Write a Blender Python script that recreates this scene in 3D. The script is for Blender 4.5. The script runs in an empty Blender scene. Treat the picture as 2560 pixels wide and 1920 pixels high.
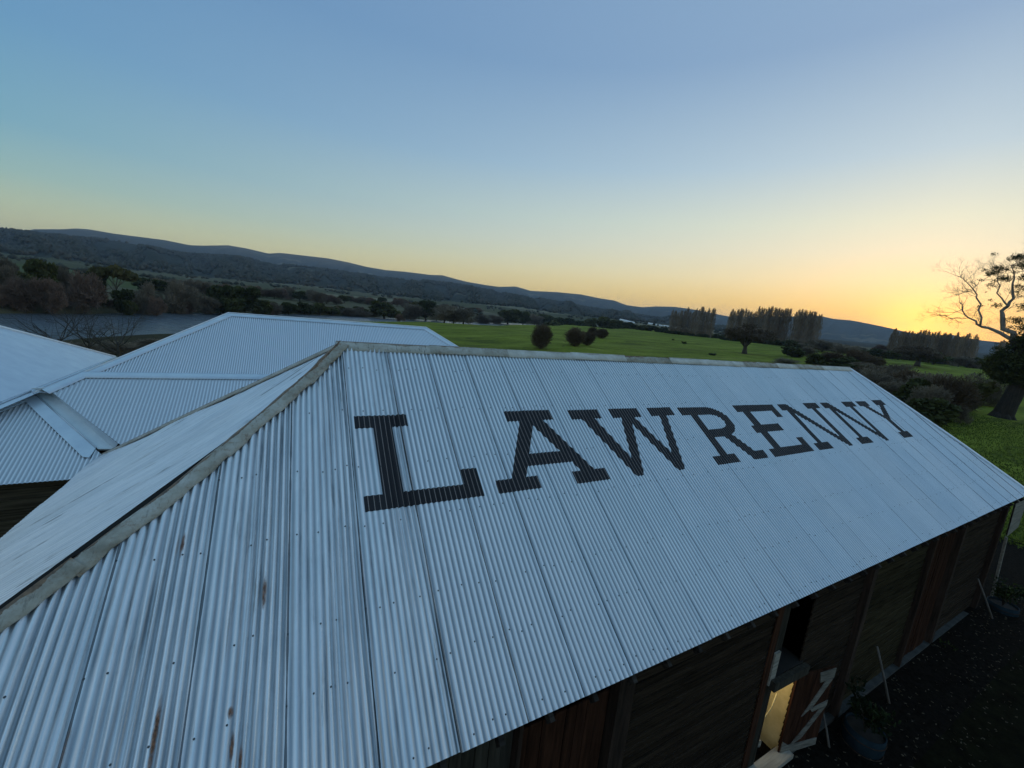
import bpy, bmesh, math, random
import numpy as np
from mathutils import Vector, Matrix, noise as mnoise

SC = bpy.context.scene
COL = SC.collection
rng = np.random.default_rng(7)
random.seed(7)
PI = math.pi

# ------------------------------------------------------------------ camera
EYE = 8.9
RM = ((0.8821475, -0.4610824, 0.0960145), (-0.0049377, 0.1947986, 0.9808308), (0.4709473, 0.8657116, -0.1695644))
cam = bpy.data.cameras.new('camera')
cam.sensor_width = 36.0
cam.lens = 36.0 * 1000.585 / 2560.0
cam.clip_start = 0.05
cam.clip_end = 40000
cam_ob = bpy.data.objects.new('camera', cam)
COL.objects.link(cam_ob)
m = Matrix.Identity(4)
for i in range(3):
    m[i][0] = RM[0][i]
    m[i][1] = RM[1][i]
    m[i][2] = -RM[2][i]
m[0][3], m[1][3], m[2][3] = 0, 0, EYE
cam_ob.matrix_world = m
SC.camera = cam_ob

# ------------------------------------------------------------------ sky, sun, exposure
SUN_AZ, SUN_EL = math.radians(72.9), math.radians(1.6)
ZEN = (.17, .34, .50)
W = bpy.data.worlds.new('World')
SC.world = W
W.use_nodes = True
wn, wl = W.node_tree.nodes, W.node_tree.links
wn.clear()
sky = wn.new('ShaderNodeTexSky')
sky.sky_type = 'NISHITA'
sky.sun_disc = False
sky.sun_elevation = SUN_EL
sky.sun_rotation = SUN_AZ
sky.altitude = 100
sky.air_density = 1.0
sky.dust_density = 1.0
sky.ozone_density = 2.0
bg = wn.new('ShaderNodeBackground')
bg.inputs['Strength'].default_value = 0.05
wo = wn.new('ShaderNodeOutputWorld')
wl.new(sky.outputs[0], bg.inputs['Color'])
# dusk colours of the clear sky by elevation, warmer and higher towards the sunset
def wmath(op, a, b=None, clamp=False):
    n = wn.new('ShaderNodeMath'); n.operation = op; n.use_clamp = clamp
    for i, x in enumerate((a, b)):
        if x is None: continue
        if isinstance(x, bpy.types.NodeSocket): wl.new(x, n.inputs[i])
        else: n.inputs[i].default_value = x
    return n.outputs[0]
def wramp(fac, stops):
    r = wn.new('ShaderNodeValToRGB'); e = r.color_ramp.elements
    r.color_ramp.interpolation = 'B_SPLINE' if False else 'EASE' if False else 'LINEAR'
    while len(e) < len(stops): e.new(.5)
    for i, (p, c) in enumerate(stops): e[i].position = p; e[i].color = (*c, 1)
    wl.new(fac, r.inputs[0]); return r.outputs[0]
wtc = wn.new('ShaderNodeTexCoord').outputs['Generated']
wsep = wn.new('ShaderNodeSeparateXYZ'); wl.new(wtc, wsep.inputs[0])
el = wmath('DIVIDE', wmath('ARCSINE', wsep.outputs[2]), math.radians(90), True)
hl = wmath('SQRT', wmath('ADD', wmath('MULTIPLY', wsep.outputs[0], wsep.outputs[0]), wmath('MULTIPLY', wsep.outputs[1], wsep.outputs[1])))
cz = wmath('DIVIDE', wmath('ADD', wmath('MULTIPLY', wsep.outputs[0], math.sin(SUN_AZ)), wmath('MULTIPLY', wsep.outputs[1], math.cos(SUN_AZ))), wmath('MAXIMUM', hl, .0001))
daz = wmath('ARCCOSINE', wmath('MINIMUM', wmath('MAXIMUM', cz, -.9999), .9999))
wsun = wmath('SUBTRACT', 1.0, wmath('DIVIDE', daz, math.radians(105)), True)
D9 = 1 / 90
away = wramp(el, [(0, (.52, .52, .29)), (3.5 * D9, (.46, .51, .31)), (5.5 * D9, (.36, .48, .35)), (8 * D9, (.21, .40, .40)), (12 * D9, (.105, .305, .43)), (20 * D9, (.078, .235, .42)), (37 * D9, (.085, .20, .395)), (80 * D9, ZEN)])
tow = wramp(el, [(0, (1.0, .52, .04)), (4 * D9, (.99, .63, .12)), (7 * D9, (.92, .72, .35)), (10 * D9, (.81, .73, .49)), (13 * D9, (.70, .71, .53)), (19 * D9, (.44, .55, .60)), (29 * D9, (.235, .345, .49)), (90 * D9, ZEN)])
wmix = wn.new('ShaderNodeMix'); wmix.data_type = 'RGBA'
# opposite the sunset: the pale lavender counter-twilight
anti = wramp(el, [(0, (.30, .32, .35)), (6 * D9, (.40, .40, .42)), (14 * D9, (.40, .45, .50)), (26 * D9, (.29, .41, .53)), (50 * D9, (.20, .36, .52)), (80 * D9, ZEN)])
wanti = wmath('DIVIDE', wmath('SUBTRACT', daz, math.radians(98)), math.radians(60), True)
wmx0 = wn.new('ShaderNodeMix'); wmx0.data_type = 'RGBA'
wl.new(wanti, wmx0.inputs[0]); wl.new(away, wmx0.inputs[6]); wl.new(anti, wmx0.inputs[7])
wl.new(wsun, wmix.inputs[0]); wl.new(wmx0.outputs[2], wmix.inputs[6]); wl.new(tow, wmix.inputs[7])
# glow round the sun just behind the hill
dsun = wn.new('ShaderNodeVectorMath'); dsun.operation = 'DOT_PRODUCT'; wl.new(wtc, dsun.inputs[0])
dsun.inputs[1].default_value = (math.sin(SUN_AZ) * math.cos(SUN_EL), math.cos(SUN_AZ) * math.cos(SUN_EL), math.sin(SUN_EL))
ang = wmath('ARCCOSINE', wmath('MINIMUM', dsun.outputs['Value'], .99999))
glow = wmath('EXPONENT', wmath('MULTIPLY', wmath('MULTIPLY', ang, ang), -1 / (2 * math.radians(2.3) ** 2)))
wadd = wn.new('ShaderNodeMix'); wadd.data_type = 'RGBA'; wadd.blend_type = 'ADD'
wl.new(glow, wadd.inputs[0]); wl.new(wmix.outputs[2], wadd.inputs[6]); wadd.inputs[7].default_value = (1.2, .62, .02, 1)
bg2 = wn.new('ShaderNodeBackground'); bg2.inputs['Strength'].default_value = 1.0
wl.new(wadd.outputs[2], bg2.inputs['Color'])
wsum = wn.new('ShaderNodeAddShader')
wl.new(bg.outputs[0], wsum.inputs[0]); wl.new(bg2.outputs[0], wsum.inputs[1])
wl.new(wsum.outputs[0], wo.inputs['Surface'])

sun = bpy.data.lights.new('sun', 'SUN')
sun.energy = 2.0
sun.angle = math.radians(0.5)
sun.color = (1.0, 0.72, 0.42)
sun_ob = bpy.data.objects.new('sun', sun)
COL.objects.link(sun_ob)
sd = Vector((math.sin(SUN_AZ) * math.cos(SUN_EL), math.cos(SUN_AZ) * math.cos(SUN_EL), math.sin(SUN_EL)))
sun_ob.rotation_euler = sd.to_track_quat('Z', 'Y').to_euler()
sun_ob.location = (0, 0, 30)

vs = SC.view_settings
vs.view_transform = 'Standard'
vs.look = 'None'
vs.gamma = 1.0
vs.use_curve_mapping = False
vs.exposure = 0.18

# ------------------------------------------------------------------ helpers
def tag(o, label=None, cat=None, group=None, kind=None):
    if label: o['label'] = label
    if cat: o['category'] = cat
    if group: o['group'] = group
    if kind: o['kind'] = kind
    return o

def link(o, parent=None):
    COL.objects.link(o)
    if parent is not None:
        o.parent = parent
    return o

def empty(name, loc=(0, 0, 0), rz=0.0, label=None, cat=None, group=None):
    o = bpy.data.objects.new(name, None)
    o.empty_display_size = 0.3
    o.location = loc
    o.rotation_euler = (0, 0, rz)
    link(o)
    return tag(o, label, cat, group)

class MB:
    """collects quads / tris with uv, builds one mesh"""
    def __init__(s):
        s.v, s.f, s.uv = [], [], []
        s.n = 0
    def add(s, verts, faces, uvs=None):
        verts = [tuple(map(float, p)) for p in verts]
        b = len(s.v)
        s.v += verts
        s.f += [tuple(b + i for i in f) for f in faces]
        s.uv += list(uvs) if uvs is not None else [(p[0], p[1]) for p in verts]
    def box(s, c, d, rot=None):
        hx, hy, hz = d[0] / 2, d[1] / 2, d[2] / 2
        P = [Vector((x, y, z)) for x in (-hx, hx) for y in (-hy, hy) for z in (-hz, hz)]
        if rot is not None: P = [rot @ p for p in P]
        P = [p + Vector(c) for p in P]
        s.add(P, [(0, 1, 3, 2), (4, 6, 7, 5), (0, 4, 5, 1), (2, 3, 7, 6), (0, 2, 6, 4), (1, 5, 7, 3)])
    def beam(s, a, b, w, h, up=(0, 0, 1)):
        a, b = Vector(a), Vector(b)
        t = (b - a).normalized()
        side = t.cross(Vector(up))
        if side.length < 1e-4: side = t.cross(Vector((0, 1, 0)))
        side.normalize()
        u2 = side.cross(t)
        P = []
        for p in (a, b):
            for i, j in ((-1, -1), (1, -1), (1, 1), (-1, 1)):
                P.append(p + side * (i * w / 2) + u2 * (j * h / 2))
        s.add(P, [(3, 2, 1, 0), (4, 5, 6, 7), (0, 1, 5, 4), (1, 2, 6, 5), (2, 3, 7, 6), (3, 0, 4, 7)])
    def tube(s, pts, rad, n=8, cap=True):
        pts = [Vector(p) for p in pts]
        rings = []
        prev = None
        for i, p in enumerate(pts):
            t = (pts[min(i + 1, len(pts) - 1)] - pts[max(i - 1, 0)]).normalized()
            if prev is None:
                a = t.orthogonal().normalized()
            else:
                a = (prev - t * prev.dot(t))
                a = a.normalized() if a.length > 1e-5 else t.orthogonal().normalized()
            prev = a
            b2 = t.cross(a)
            r = rad[i] if hasattr(rad, '__len__') else rad
            rings.append([p + (a * math.cos(2 * PI * k / n) + b2 * math.sin(2 * PI * k / n)) * r for k in range(n)])
        V, F, U = [], [], []
        for i, rg in enumerate(rings):
            V += rg
            U += [(k / n, i * 0.3) for k in range(n)]
        for i in range(len(rings) - 1):
            for k in range(n):
                F.append((i * n + k, i * n + (k + 1) % n, (i + 1) * n + (k + 1) % n, (i + 1) * n + k))
        if cap:
            F.append(tuple(range(n - 1, -1, -1)))
            F.append(tuple((len(rings) - 1) * n + k for k in range(n)))
        s.add(V, F, U)
    def mesh(s, name, mat=None, smooth=False):
        me = bpy.data.meshes.new(name)
        me.from_pydata(s.v, [], s.f)
        uvl = me.uv_layers.new(name='UVMap')
        idx = np.empty(len(me.loops), dtype=np.int32)
        me.loops.foreach_get('vertex_index', idx)
        uvl.data.foreach_set('uv', np.array(s.uv, dtype=np.float32)[idx].ravel())
        if smooth:
            me.polygons.foreach_set('use_smooth', np.ones(len(me.polygons), dtype=bool))
        if mat is not None: me.materials.append(mat)
        me.update()
        return me
    def build(s, name, mat=None, parent=None, smooth=False):
        o = bpy.data.objects.new(name, s.mesh(name, mat, smooth))
        return link(o, parent)

def np_mesh(name, V, F, mat=None, smooth=False, uv=None):
    """V (n,3), F (m,4) or (m,3) numpy"""
    me = bpy.data.meshes.new(name)
    k = F.shape[1]
    me.vertices.add(len(V))
    me.vertices.foreach_set('co', V.astype(np.float32).ravel())
    me.loops.add(F.size)
    me.loops.foreach_set('vertex_index', F.astype(np.int32).ravel())
    me.polygons.add(len(F))
    me.polygons.foreach_set('loop_start', (np.arange(len(F)) * k).astype(np.int32))
    me.polygons.foreach_set('loop_total', np.full(len(F), k, dtype=np.int32))
    if smooth:
        me.polygons.foreach_set('use_smooth', np.ones(len(F), dtype=bool))
    if uv is not None:
        l = me.uv_layers.new(name='UVMap')
        l.data.foreach_set('uv', uv[F.ravel()].astype(np.float32).ravel())
    me.update(calc_edges=True)
    if mat is not None: me.materials.append(mat)
    return me

# ------------------------------------------------------------------ materials
class NT:
    def __init__(s, name):
        s.m = bpy.data.materials.new(name)
        s.m.use_nodes = True
        s.t = s.m.node_tree
        s.t.nodes.clear()
        s.out = s.t.nodes.new('ShaderNodeOutputMaterial')
        s.b = s.t.nodes.new('ShaderNodeBsdfPrincipled')
        s.t.links.new(s.b.outputs[0], s.out.inputs['Surface'])
    def N(s, kind, **kw):
        n = s.t.nodes.new(kind)
        for k, v in kw.items():
            setattr(n, k, v)
        return n
    def L(s, a, b): s.t.links.new(a, b)
    def set(s, key, val):
        if hasattr(val, 'is_linked') or isinstance(val, bpy.types.NodeSocket): s.L(val, s.b.inputs[key])
        else: s.b.inputs[key].default_value = val
    def math(s, op, a, b=None, c=None, clamp=False):
        n = s.N('ShaderNodeMath', operation=op)
        n.use_clamp = clamp
        for i, x in enumerate((a, b, c)):
            if x is None: continue
            if isinstance(x, bpy.types.NodeSocket): s.L(x, n.inputs[i])
            else: n.inputs[i].default_value = x
        return n.outputs[0]
    def coord(s, which='Object', scale=(1, 1, 1), loc=(0, 0, 0)):
        if which == 'Position':
            tc = s.N('ShaderNodeNewGeometry').outputs['Position']
        else:
            tc = s.N('ShaderNodeTexCoord').outputs[which]
        mp = s.N('ShaderNodeMapping')
        mp.inputs['Scale'].default_value = scale
        mp.inputs['Location'].default_value = loc
        s.L(tc, mp.inputs['Vector'])
        return mp.outputs[0]
    def noise(s, vec, scale=1.0, detail=4.0, rough=0.55, dist=0.0):
        n = s.N('ShaderNodeTexNoise')
        n.inputs['Scale'].default_value = scale
        n.inputs['Detail'].default_value = detail
        n.inputs['Roughness'].default_value = rough
        n.inputs['Distortion'].default_value = dist
        s.L(vec, n.inputs['Vector'])
        return n.outputs['Fac']
    def ramp(s, fac, stops, interp='LINEAR'):
        r = s.N('ShaderNodeValToRGB')
        r.color_ramp.interpolation = interp
        e = r.color_ramp.elements
        while len(e) < len(stops): e.new(0.5)
        for i, (p, c) in enumerate(stops):
            e[i].position = p
            e[i].color = (c[0], c[1], c[2], 1) if hasattr(c, '__len__') else (c, c, c, 1)
        s.L(fac, r.inputs[0])
        return r.outputs[0]
    def mix(s, fac, a, b, mode='MIX'):
        n = s.N('ShaderNodeMix', data_type='RGBA', blend_type=mode)
        if isinstance(fac, bpy.types.NodeSocket): s.L(fac, n.inputs[0])
        else: n.inputs[0].default_value = fac
        for i, x in ((6, a), (7, b)):
            if isinstance(x, bpy.types.NodeSocket): s.L(x, n.inputs[i])
            else: n.inputs[i].default_value = (x[0], x[1], x[2], 1)
        return n.outputs[2]
    def bump(s, h, strength=0.3, dist=0.02):
        n = s.N('ShaderNodeBump')
        n.inputs['Strength'].default_value = strength
        n.inputs['Distance'].default_value = dist
        s.L(h, n.inputs['Height'])
        s.L(n.outputs[0], s.b.inputs['Normal'])

def simple(name, c1, c2, scale=3.0, rough=0.8, metal=0.0, bump=0.0, stretch=(1, 1, 1), which='Object', rnd=0.0, bdist=0.01, spec=None):
    t = NT(name)
    v = t.coord(which, stretch)
    f = t.noise(v, scale, 6, 0.6)
    col = t.ramp(f, [(0.3, c1), (0.7, c2)])
    if rnd:
        oi = t.N('ShaderNodeObjectInfo')
        k = t.math('MULTIPLY_ADD', oi.outputs['Random'], rnd, 1 - rnd / 2)
        mx = t.N('ShaderNodeVectorMath', operation='SCALE')
        t.L(col, mx.inputs[0])
        t.L(k, mx.inputs['Scale'])
        col = mx.outputs[0]
    t.set('Base Color', col)
    t.set('Roughness', rough)
    t.set('Metallic', metal)
    if spec is not None: t.set('Specular IOR Level', spec)
    if bump:
        f2 = t.noise(v, scale * 3, 5, 0.6)
        t.bump(f2, bump, bdist)
    return t.m

PITCH = 0.076
U0 = 1.437            # u of the first clean sheet seam
SHW = 0.762

def roof_metal(name, old=False, fresh=False, spots=(), laps=True, marks=False):
    """galvanised corrugated sheet; UV in metres (u across the waves, v down the slope)"""
    t = NT(name)
    uvn = t.N('ShaderNodeTexCoord').outputs['UV']
    sep = t.N('ShaderNodeSeparateXYZ')
    t.L(uvn, sep.inputs[0])
    u, v = sep.outputs[0], sep.outputs[1]
    def mapped(sx, sy):
        mp = t.N('ShaderNodeMapping')
        mp.inputs['Scale'].default_value = (sx, sy, 1)
        t.L(uvn, mp.inputs['Vector'])
        return mp.outputs[0]
    streak = t.noise(mapped(34, 0.9), 1.0, 5, 0.6)
    blot = t.noise(mapped(2.2, 1.4), 1.0, 5, 0.6)
    fine = t.noise(mapped(150, 90), 1.0, 3, 0.6)
    if fresh: cA, cB = (0.84, 0.89, 0.92), (0.93, 0.95, 0.97)
    elif old: cA, cB = (0.72, 0.77, 0.80), (0.95, 0.97, 0.98)
    else: cA, cB = (0.78, 0.83, 0.86), (0.91, 0.94, 0.96)
    col = t.ramp(t.math('MULTIPLY_ADD', blot, 0.5, t.math('MULTIPLY', streak, 0.5)), [(0.38, cA), (0.62, cB)])
    col = t.mix(t.math('MULTIPLY', fine, 0.18), col, (0.35, 0.38, 0.42))
    # each sheet a little different
    if not fresh:
        oi = t.N('ShaderNodeObjectInfo')
        k = t.math('MULTIPLY_ADD', oi.outputs['Random'], 0.06, 0.95)
        mx = t.N('ShaderNodeVectorMath', operation='SCALE')
        t.L(col, mx.inputs[0]); t.L(k, mx.inputs['Scale'])
        col = mx.outputs[0]
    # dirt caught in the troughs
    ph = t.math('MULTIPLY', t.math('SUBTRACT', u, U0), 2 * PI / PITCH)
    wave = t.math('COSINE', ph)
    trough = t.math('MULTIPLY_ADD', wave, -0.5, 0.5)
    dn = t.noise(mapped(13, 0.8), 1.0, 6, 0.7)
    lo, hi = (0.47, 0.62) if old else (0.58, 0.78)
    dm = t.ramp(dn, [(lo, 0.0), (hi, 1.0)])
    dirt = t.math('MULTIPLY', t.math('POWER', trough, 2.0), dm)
    if old:
        bandn = t.noise(mapped(2.6, .22), 1.0, 3, .6)
        band = t.ramp(bandn, [(.46, .35), (.60, 1.0)])
        dirt = t.math('MULTIPLY', t.math('MULTIPLY', dirt, band), 1.0)
        ox = t.noise(mapped(17, .55), 1.0, 5, .7)
        col = t.mix(t.math('MULTIPLY', t.ramp(ox, [(.50, 0.), (.62, 1.)]), .45), col, (.97, .98, .97))
        tn = t.noise(mapped(21, 1.1), 1.0, 6, .75)
        tan = t.math('MULTIPLY', t.ramp(tn, [(.55, 0.), (.66, 1.)]), t.math('MULTIPLY', band, .55))
        col = t.mix(tan, col, (.24, .22, .18))
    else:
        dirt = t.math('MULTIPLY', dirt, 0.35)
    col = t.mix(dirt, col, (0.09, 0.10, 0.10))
    # troughs darkened, crests kept bright: reflection contrast painted into the colour
    trough_shade = t.math('POWER', trough, 0.9)
    col = t.mix(t.math('MULTIPLY', trough_shade, 0.66 if fresh else (0.66 if old else 0.76)), col, (0.17, 0.20, 0.235))
    # dark line along the sheet laps: grime that paints in the step's shadow
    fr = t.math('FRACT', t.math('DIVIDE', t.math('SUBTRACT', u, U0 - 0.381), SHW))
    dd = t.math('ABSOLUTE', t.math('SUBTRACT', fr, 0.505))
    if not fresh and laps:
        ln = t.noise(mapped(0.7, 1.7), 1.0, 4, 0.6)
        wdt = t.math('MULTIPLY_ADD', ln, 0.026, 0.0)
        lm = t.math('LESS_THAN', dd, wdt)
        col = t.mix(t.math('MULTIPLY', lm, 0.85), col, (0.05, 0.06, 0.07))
    if marks:
        mk_ = t.noise(mapped(9, .55), 1.0, 5, .72)
        col = t.mix(t.math('MULTIPLY', t.ramp(mk_, [(.60, 0.), (.655, 1.)]), .62), col, (.07, .08, .09))
    # rust with shapes of its own
    rmask = None
    if old:
        rn = t.noise(mapped(28, 2.2), 1.0, 6, 0.75)
        rr = t.ramp(rn, [(0.70, 0.0), (0.78, 1.0)])
        rust = t.math('MULTIPLY', rr, 0.7)
        wob = t.noise(mapped(40, 12), 1.0, 4, 0.7)
        for (su, sv, ru, rv, st) in spots:
            a = t.math('DIVIDE', t.math('SUBTRACT', u, su), ru)
            b = t.math('DIVIDE', t.math('SUBTRACT', v, sv), rv)
            d = t.math('ADD', t.math('MULTIPLY', a, a), t.math('MULTIPLY', b, b))
            d = t.math('ADD', d, t.math('MULTIPLY_ADD', wob, 1.6, -0.8))
            mk = t.math('MULTIPLY', t.math('SUBTRACT', 1.1, d, clamp=True), st, clamp=True)
            rust = t.math('MAXIMUM', rust, mk)
        rcol = t.ramp(t.noise(mapped(60, 30), 1.0, 4, 0.6), [(0.35, (0.045, 0.018, 0.01)), (0.65, (0.30, 0.12, 0.05))])
        col = t.mix(rust, col, rcol)
        rmask = rust
    t.set('Base Color', col)
    if rmask is not None:
        t.set('Metallic', t.math('MULTIPLY_ADD', rmask, -METAL, METAL, clamp=True))
    else:
        t.set('Metallic', METAL)
    t.set('Roughness', t.math('MULTIPLY_ADD', blot, 0.18, 0.24 if fresh else 0.28))
    t.bump(fine, 0.08, 0.002)
    return t.m

METAL = 0.6
SPOTS = [(-1.09, 3.35, 0.022, 0.14, 1), (-0.31, 4.02, 0.022, 0.18, 1), (-1.045, 5.0, 0.02, 0.30, 1), (-0.52, 5.0, 0.025, 0.05, 1),
         (-0.49, 5.25, 0.02, 0.12, 1), (-0.42, 5.36, 0.018, 0.12, 1), (-1.6, 4.9, 0.015, 0.2, .5), (-0.6, 4.3, 0.01, 0.3, .4)]
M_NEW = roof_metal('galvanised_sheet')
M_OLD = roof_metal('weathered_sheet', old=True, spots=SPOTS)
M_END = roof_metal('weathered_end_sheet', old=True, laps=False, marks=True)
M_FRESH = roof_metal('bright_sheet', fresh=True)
M_FLASH = simple('folded_flashing', (0.58, 0.64, 0.70), (0.70, 0.76, 0.80), 2.0, 0.34, METAL, 0.03)
M_WCAP_HILITE = simple('white_cap_and_roll_highlight', (0.78, 0.82, 0.84), (0.86, 0.88, 0.90), 2.0, 0.4)  # white flashing; on the rear roof rolls its white paints a highlight
M_BOXG = simple('dull_box_flashing', (0.62, 0.68, 0.70), (0.76, 0.80, 0.81), 3.0, 0.42, 0.3, 0.15, bdist=.01)

def cap_mat(name='weathered_ridge_lead', white=0.0, stain=0.35, rustk=.6):
    t = NT(name)
    v = t.coord('Object')
    n1 = t.noise(v, 3.0, 6, 0.7)
    n2 = t.noise(v, 14.0, 6, 0.75)
    n3 = t.noise(t.coord('Object', (22, 5, 5)), 1.0, 5, 0.7)
    w_ = white
    col = t.ramp(n1, [(0.3, (0.27 + w_, 0.25 + w_, 0.20 + w_)), (0.5, (0.42 + w_, 0.40 + w_, 0.34 + w_)), (0.72, (0.56 + w_, 0.56 + w_, 0.52 + w_))])
    col = t.mix(t.math('MULTIPLY', t.ramp(n2, [(0.52, 0.0), (0.68, 1.0)]), rustk), col, (0.22, 0.115, 0.06))
    col = t.mix(t.math('MULTIPLY', t.ramp(n3, [(0.58, 0.0), (0.66, 1.0)]), stain), col, (0.06, 0.052, 0.045))
    uvn = t.N('ShaderNodeTexCoord').outputs['UV']
    sp_ = t.N('ShaderNodeSeparateXYZ'); t.L(uvn, sp_.inputs[0])
    cr_ = t.math('ABSOLUTE', t.math('SUBTRACT', sp_.outputs[0], .24))
    nn = t.noise(t.coord('Object', (1.3, 1.3, 1.3)), 1.0, 6, .7)
    rk = t.math('MULTIPLY', t.math('LESS_THAN', cr_, t.math('MULTIPLY_ADD', nn, .34, -.10)), t.math('GREATER_THAN', nn, .44))
    col = t.mix(t.math('MULTIPLY', rk, rustk + .25), col, t.ramp(n2, [(.4, (.07, .035, .02)), (.6, (.26, .15, .08))]))
    t.set('Base Color', col)
    t.set('Roughness', 0.6)
    t.set('Metallic', 0.15)
    t.bump(n2, 0.3, 0.01)
    return t.m
M_CAP = cap_mat()
M_CAPW = cap_mat('pale_ridge_capping', .14, .12, .15)
M_CAPS = cap_mat('stained_ridge_capping', .06, .95, .4)
M_CAPR = cap_mat('rusty_ridge_capping', -.06, .5, .95)
M_PAINT = None
def paint_mat():
    t = NT('black_letter_paint')
    uvn = t.N('ShaderNodeTexCoord').outputs['UV']
    sep = t.N('ShaderNodeSeparateXYZ')
    t.L(uvn, sep.inputs[0])
    ph = t.math('MULTIPLY', t.math('SUBTRACT', sep.outputs[0], U0), 2 * PI / PITCH)
    wave = t.math('COSINE', ph)
    mp = t.N('ShaderNodeMapping'); mp.inputs['Scale'].default_value = (30, 6, 1); t.L(uvn, mp.inputs[0])
    n = t.noise(mp.outputs[0], 1.0, 5, 0.6)
    w = t.math('GREATER_THAN', t.math('ADD', wave, t.math('MULTIPLY', n, 0.10)), .985)
    col = t.mix(t.math('MULTIPLY', w, 0.85), (0.008, 0.008, 0.012), (0.30, 0.26, 0.24))
    mp2 = t.N('ShaderNodeMapping'); mp2.inputs['Scale'].default_value = (60, 9, 1); t.L(uvn, mp2.inputs[0])
    chip = t.noise(mp2.outputs[0], 1.0, 6, 0.75)
    crest = t.math('MULTIPLY_ADD', wave, .06, 0.0)
    cm = t.math('GREATER_THAN', t.math('ADD', chip, crest), .72)
    col = t.mix(t.math('MULTIPLY', cm, .7), col, (0.35, 0.38, 0.40))
    fade = t.noise(mp.outputs[0], .25, 4, .6)
    col = t.mix(t.math('MULTIPLY', fade, .10), col, (0.14, 0.12, 0.11))
    t.set('Base Color', col)
    t.set('Roughness', 0.55)
    t.set('Specular IOR Level', 0.3)
    return t.m
M_PAINT = paint_mat()
M_SCREW = simple('screw_heads', (0.04, 0.045, 0.05), (0.09, 0.095, 0.10), 3, 0.6, 0.3)

def wood(name, c1, c2, along='x', rnd=0.5, rough=0.85):
    st = {'x': (1.2, 14, 22), 'z': (14, 14, 1.2)}[along]
    return simple(name, c1, c2, 1.0, .95, 0, 0.4, st, 'Position', rnd, spec=.06)
M_WEATHER = wood('grey_brown_weatherboard', (0.012, 0.0085, 0.006), (0.052, 0.036, 0.024))
M_WEATHER2 = wood('olive_weatherboard', (0.014, 0.0105, 0.005), (0.060, 0.047, 0.025))
M_WEATHER3 = wood('brown_wall_boards', (0.035, 0.027, 0.016), (0.12, 0.095, 0.06))
M_REDWOOD = wood('dark_red_planks', (0.018, 0.008, 0.005), (0.070, 0.030, 0.017), 'z')
M_GREYV = wood('grey_vertical_boards', (0.022, 0.020, 0.016), (0.070, 0.062, 0.048), 'z')
M_POST = wood('dark_post', (0.02, 0.015, 0.012), (0.06, 0.04, 0.03), 'z')
M_FRAME = wood('rafter_timber', (0.015, 0.012, 0.010), (0.05, 0.042, 0.036), 'x')
M_PALEW = wood('bleached_door_brace', (0.10, 0.092, 0.078), (0.26, 0.24, 0.20), 'x', 0.2)
M_PALE = wood('pale_bleached_timber', (0.18, 0.165, 0.14), (0.38, 0.35, 0.29), 'x', 0.2)
M_DARK = simple('dark_interior', (0.008, 0.007, 0.006), (0.015, 0.013, 0.01), 3, 0.9)
M_CONC = simple('rough_concrete', (0.02, 0.022, 0.02), (0.065, 0.065, 0.06), 4, 0.9, 0, 0.4)

def ramp3(name, stops, scale, rough=0.95, which='Position', st=(1, 1, 1), bump=0.0, bd=0.05, extra=None, spec=0.2, sub=0.0):
    t = NT(name)
    v = t.coord(which, st)
    f = t.noise(v, scale, 8, 0.62)
    col = t.ramp(f, stops)
    if extra:
        sc2, lo, hi, c, k = extra
        f2 = t.noise(t.coord(which, st, (7, 3, 1)), sc2, 6, 0.6)
        col = t.mix(t.math('MULTIPLY', t.ramp(f2, [(lo, 0.0), (hi, 1.0)]), k), col, c)
    t.set('Base Color', col)
    t.set('Roughness', rough)
    t.set('Specular IOR Level', spec)
    if bump:
        t.bump(t.noise(v, scale * 4, 6, 0.6), bump, bd)
    return t

# ------------------------------------------------------------------ terrain
FAR = [(-23.3, 0.05276), (-22.06, 0.05336), (-21.4, 0.05937), (-19.63, 0.06597), (-18.82, 0.07026), (-17.98, 0.07209), (-16.28, 0.07112), (-13.98, 0.07234), (-12.53, 0.07301), (-10.45, 0.07038), (-9.38, 0.07293), (-7.09, 0.08066), (-5.32, 0.07977), (-3.2, 0.07556), (-2.01, 0.08042), (1.02, 0.08194), (3.3, 0.08272), (5.63, 0.07984), (7.76, 0.07516), (10.15, 0.07334), (12.55, 0.07484), (15.91, 0.07438), (17.57, 0.07671), (19.32, 0.07168), (21.1, 0.06745), (23.72, 0.06459), (25.39, 0.06372), (27.72, 0.06863), (29.89, 0.06175), (33.39, 0.06453), (36.88, 0.06423), (39.53, 0.05881), (41.37, 0.05687), (43.13, 0.04831), (45.12, 0.04667), (47.02, 0.05134), (49.19, 0.05359), (51.67, 0.05091), (53.91, 0.0454), (55.84, 0.04136), (59.86, 0.04738), (62.35, 0.0518), (63.49, 0.055), (64.77, 0.05597), (65.85, 0.05207), (67.47, 0.05136), (69.07, 0.04703), (70.63, 0.04219), (72.1, 0.03681), (73.33, 0.03477), (74.34, 0.0359), (75.17, 0.03805), (76.04, 0.03431), (76.86, 0.03259), (78.0, 0.03161), (79.55, 0.03034), (95, 0.03), (120, 0.035), (180, 0.03)]
FAR = [(-180, 0.03), (-90, 0.04), (-40, 0.05)] + FAR
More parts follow.
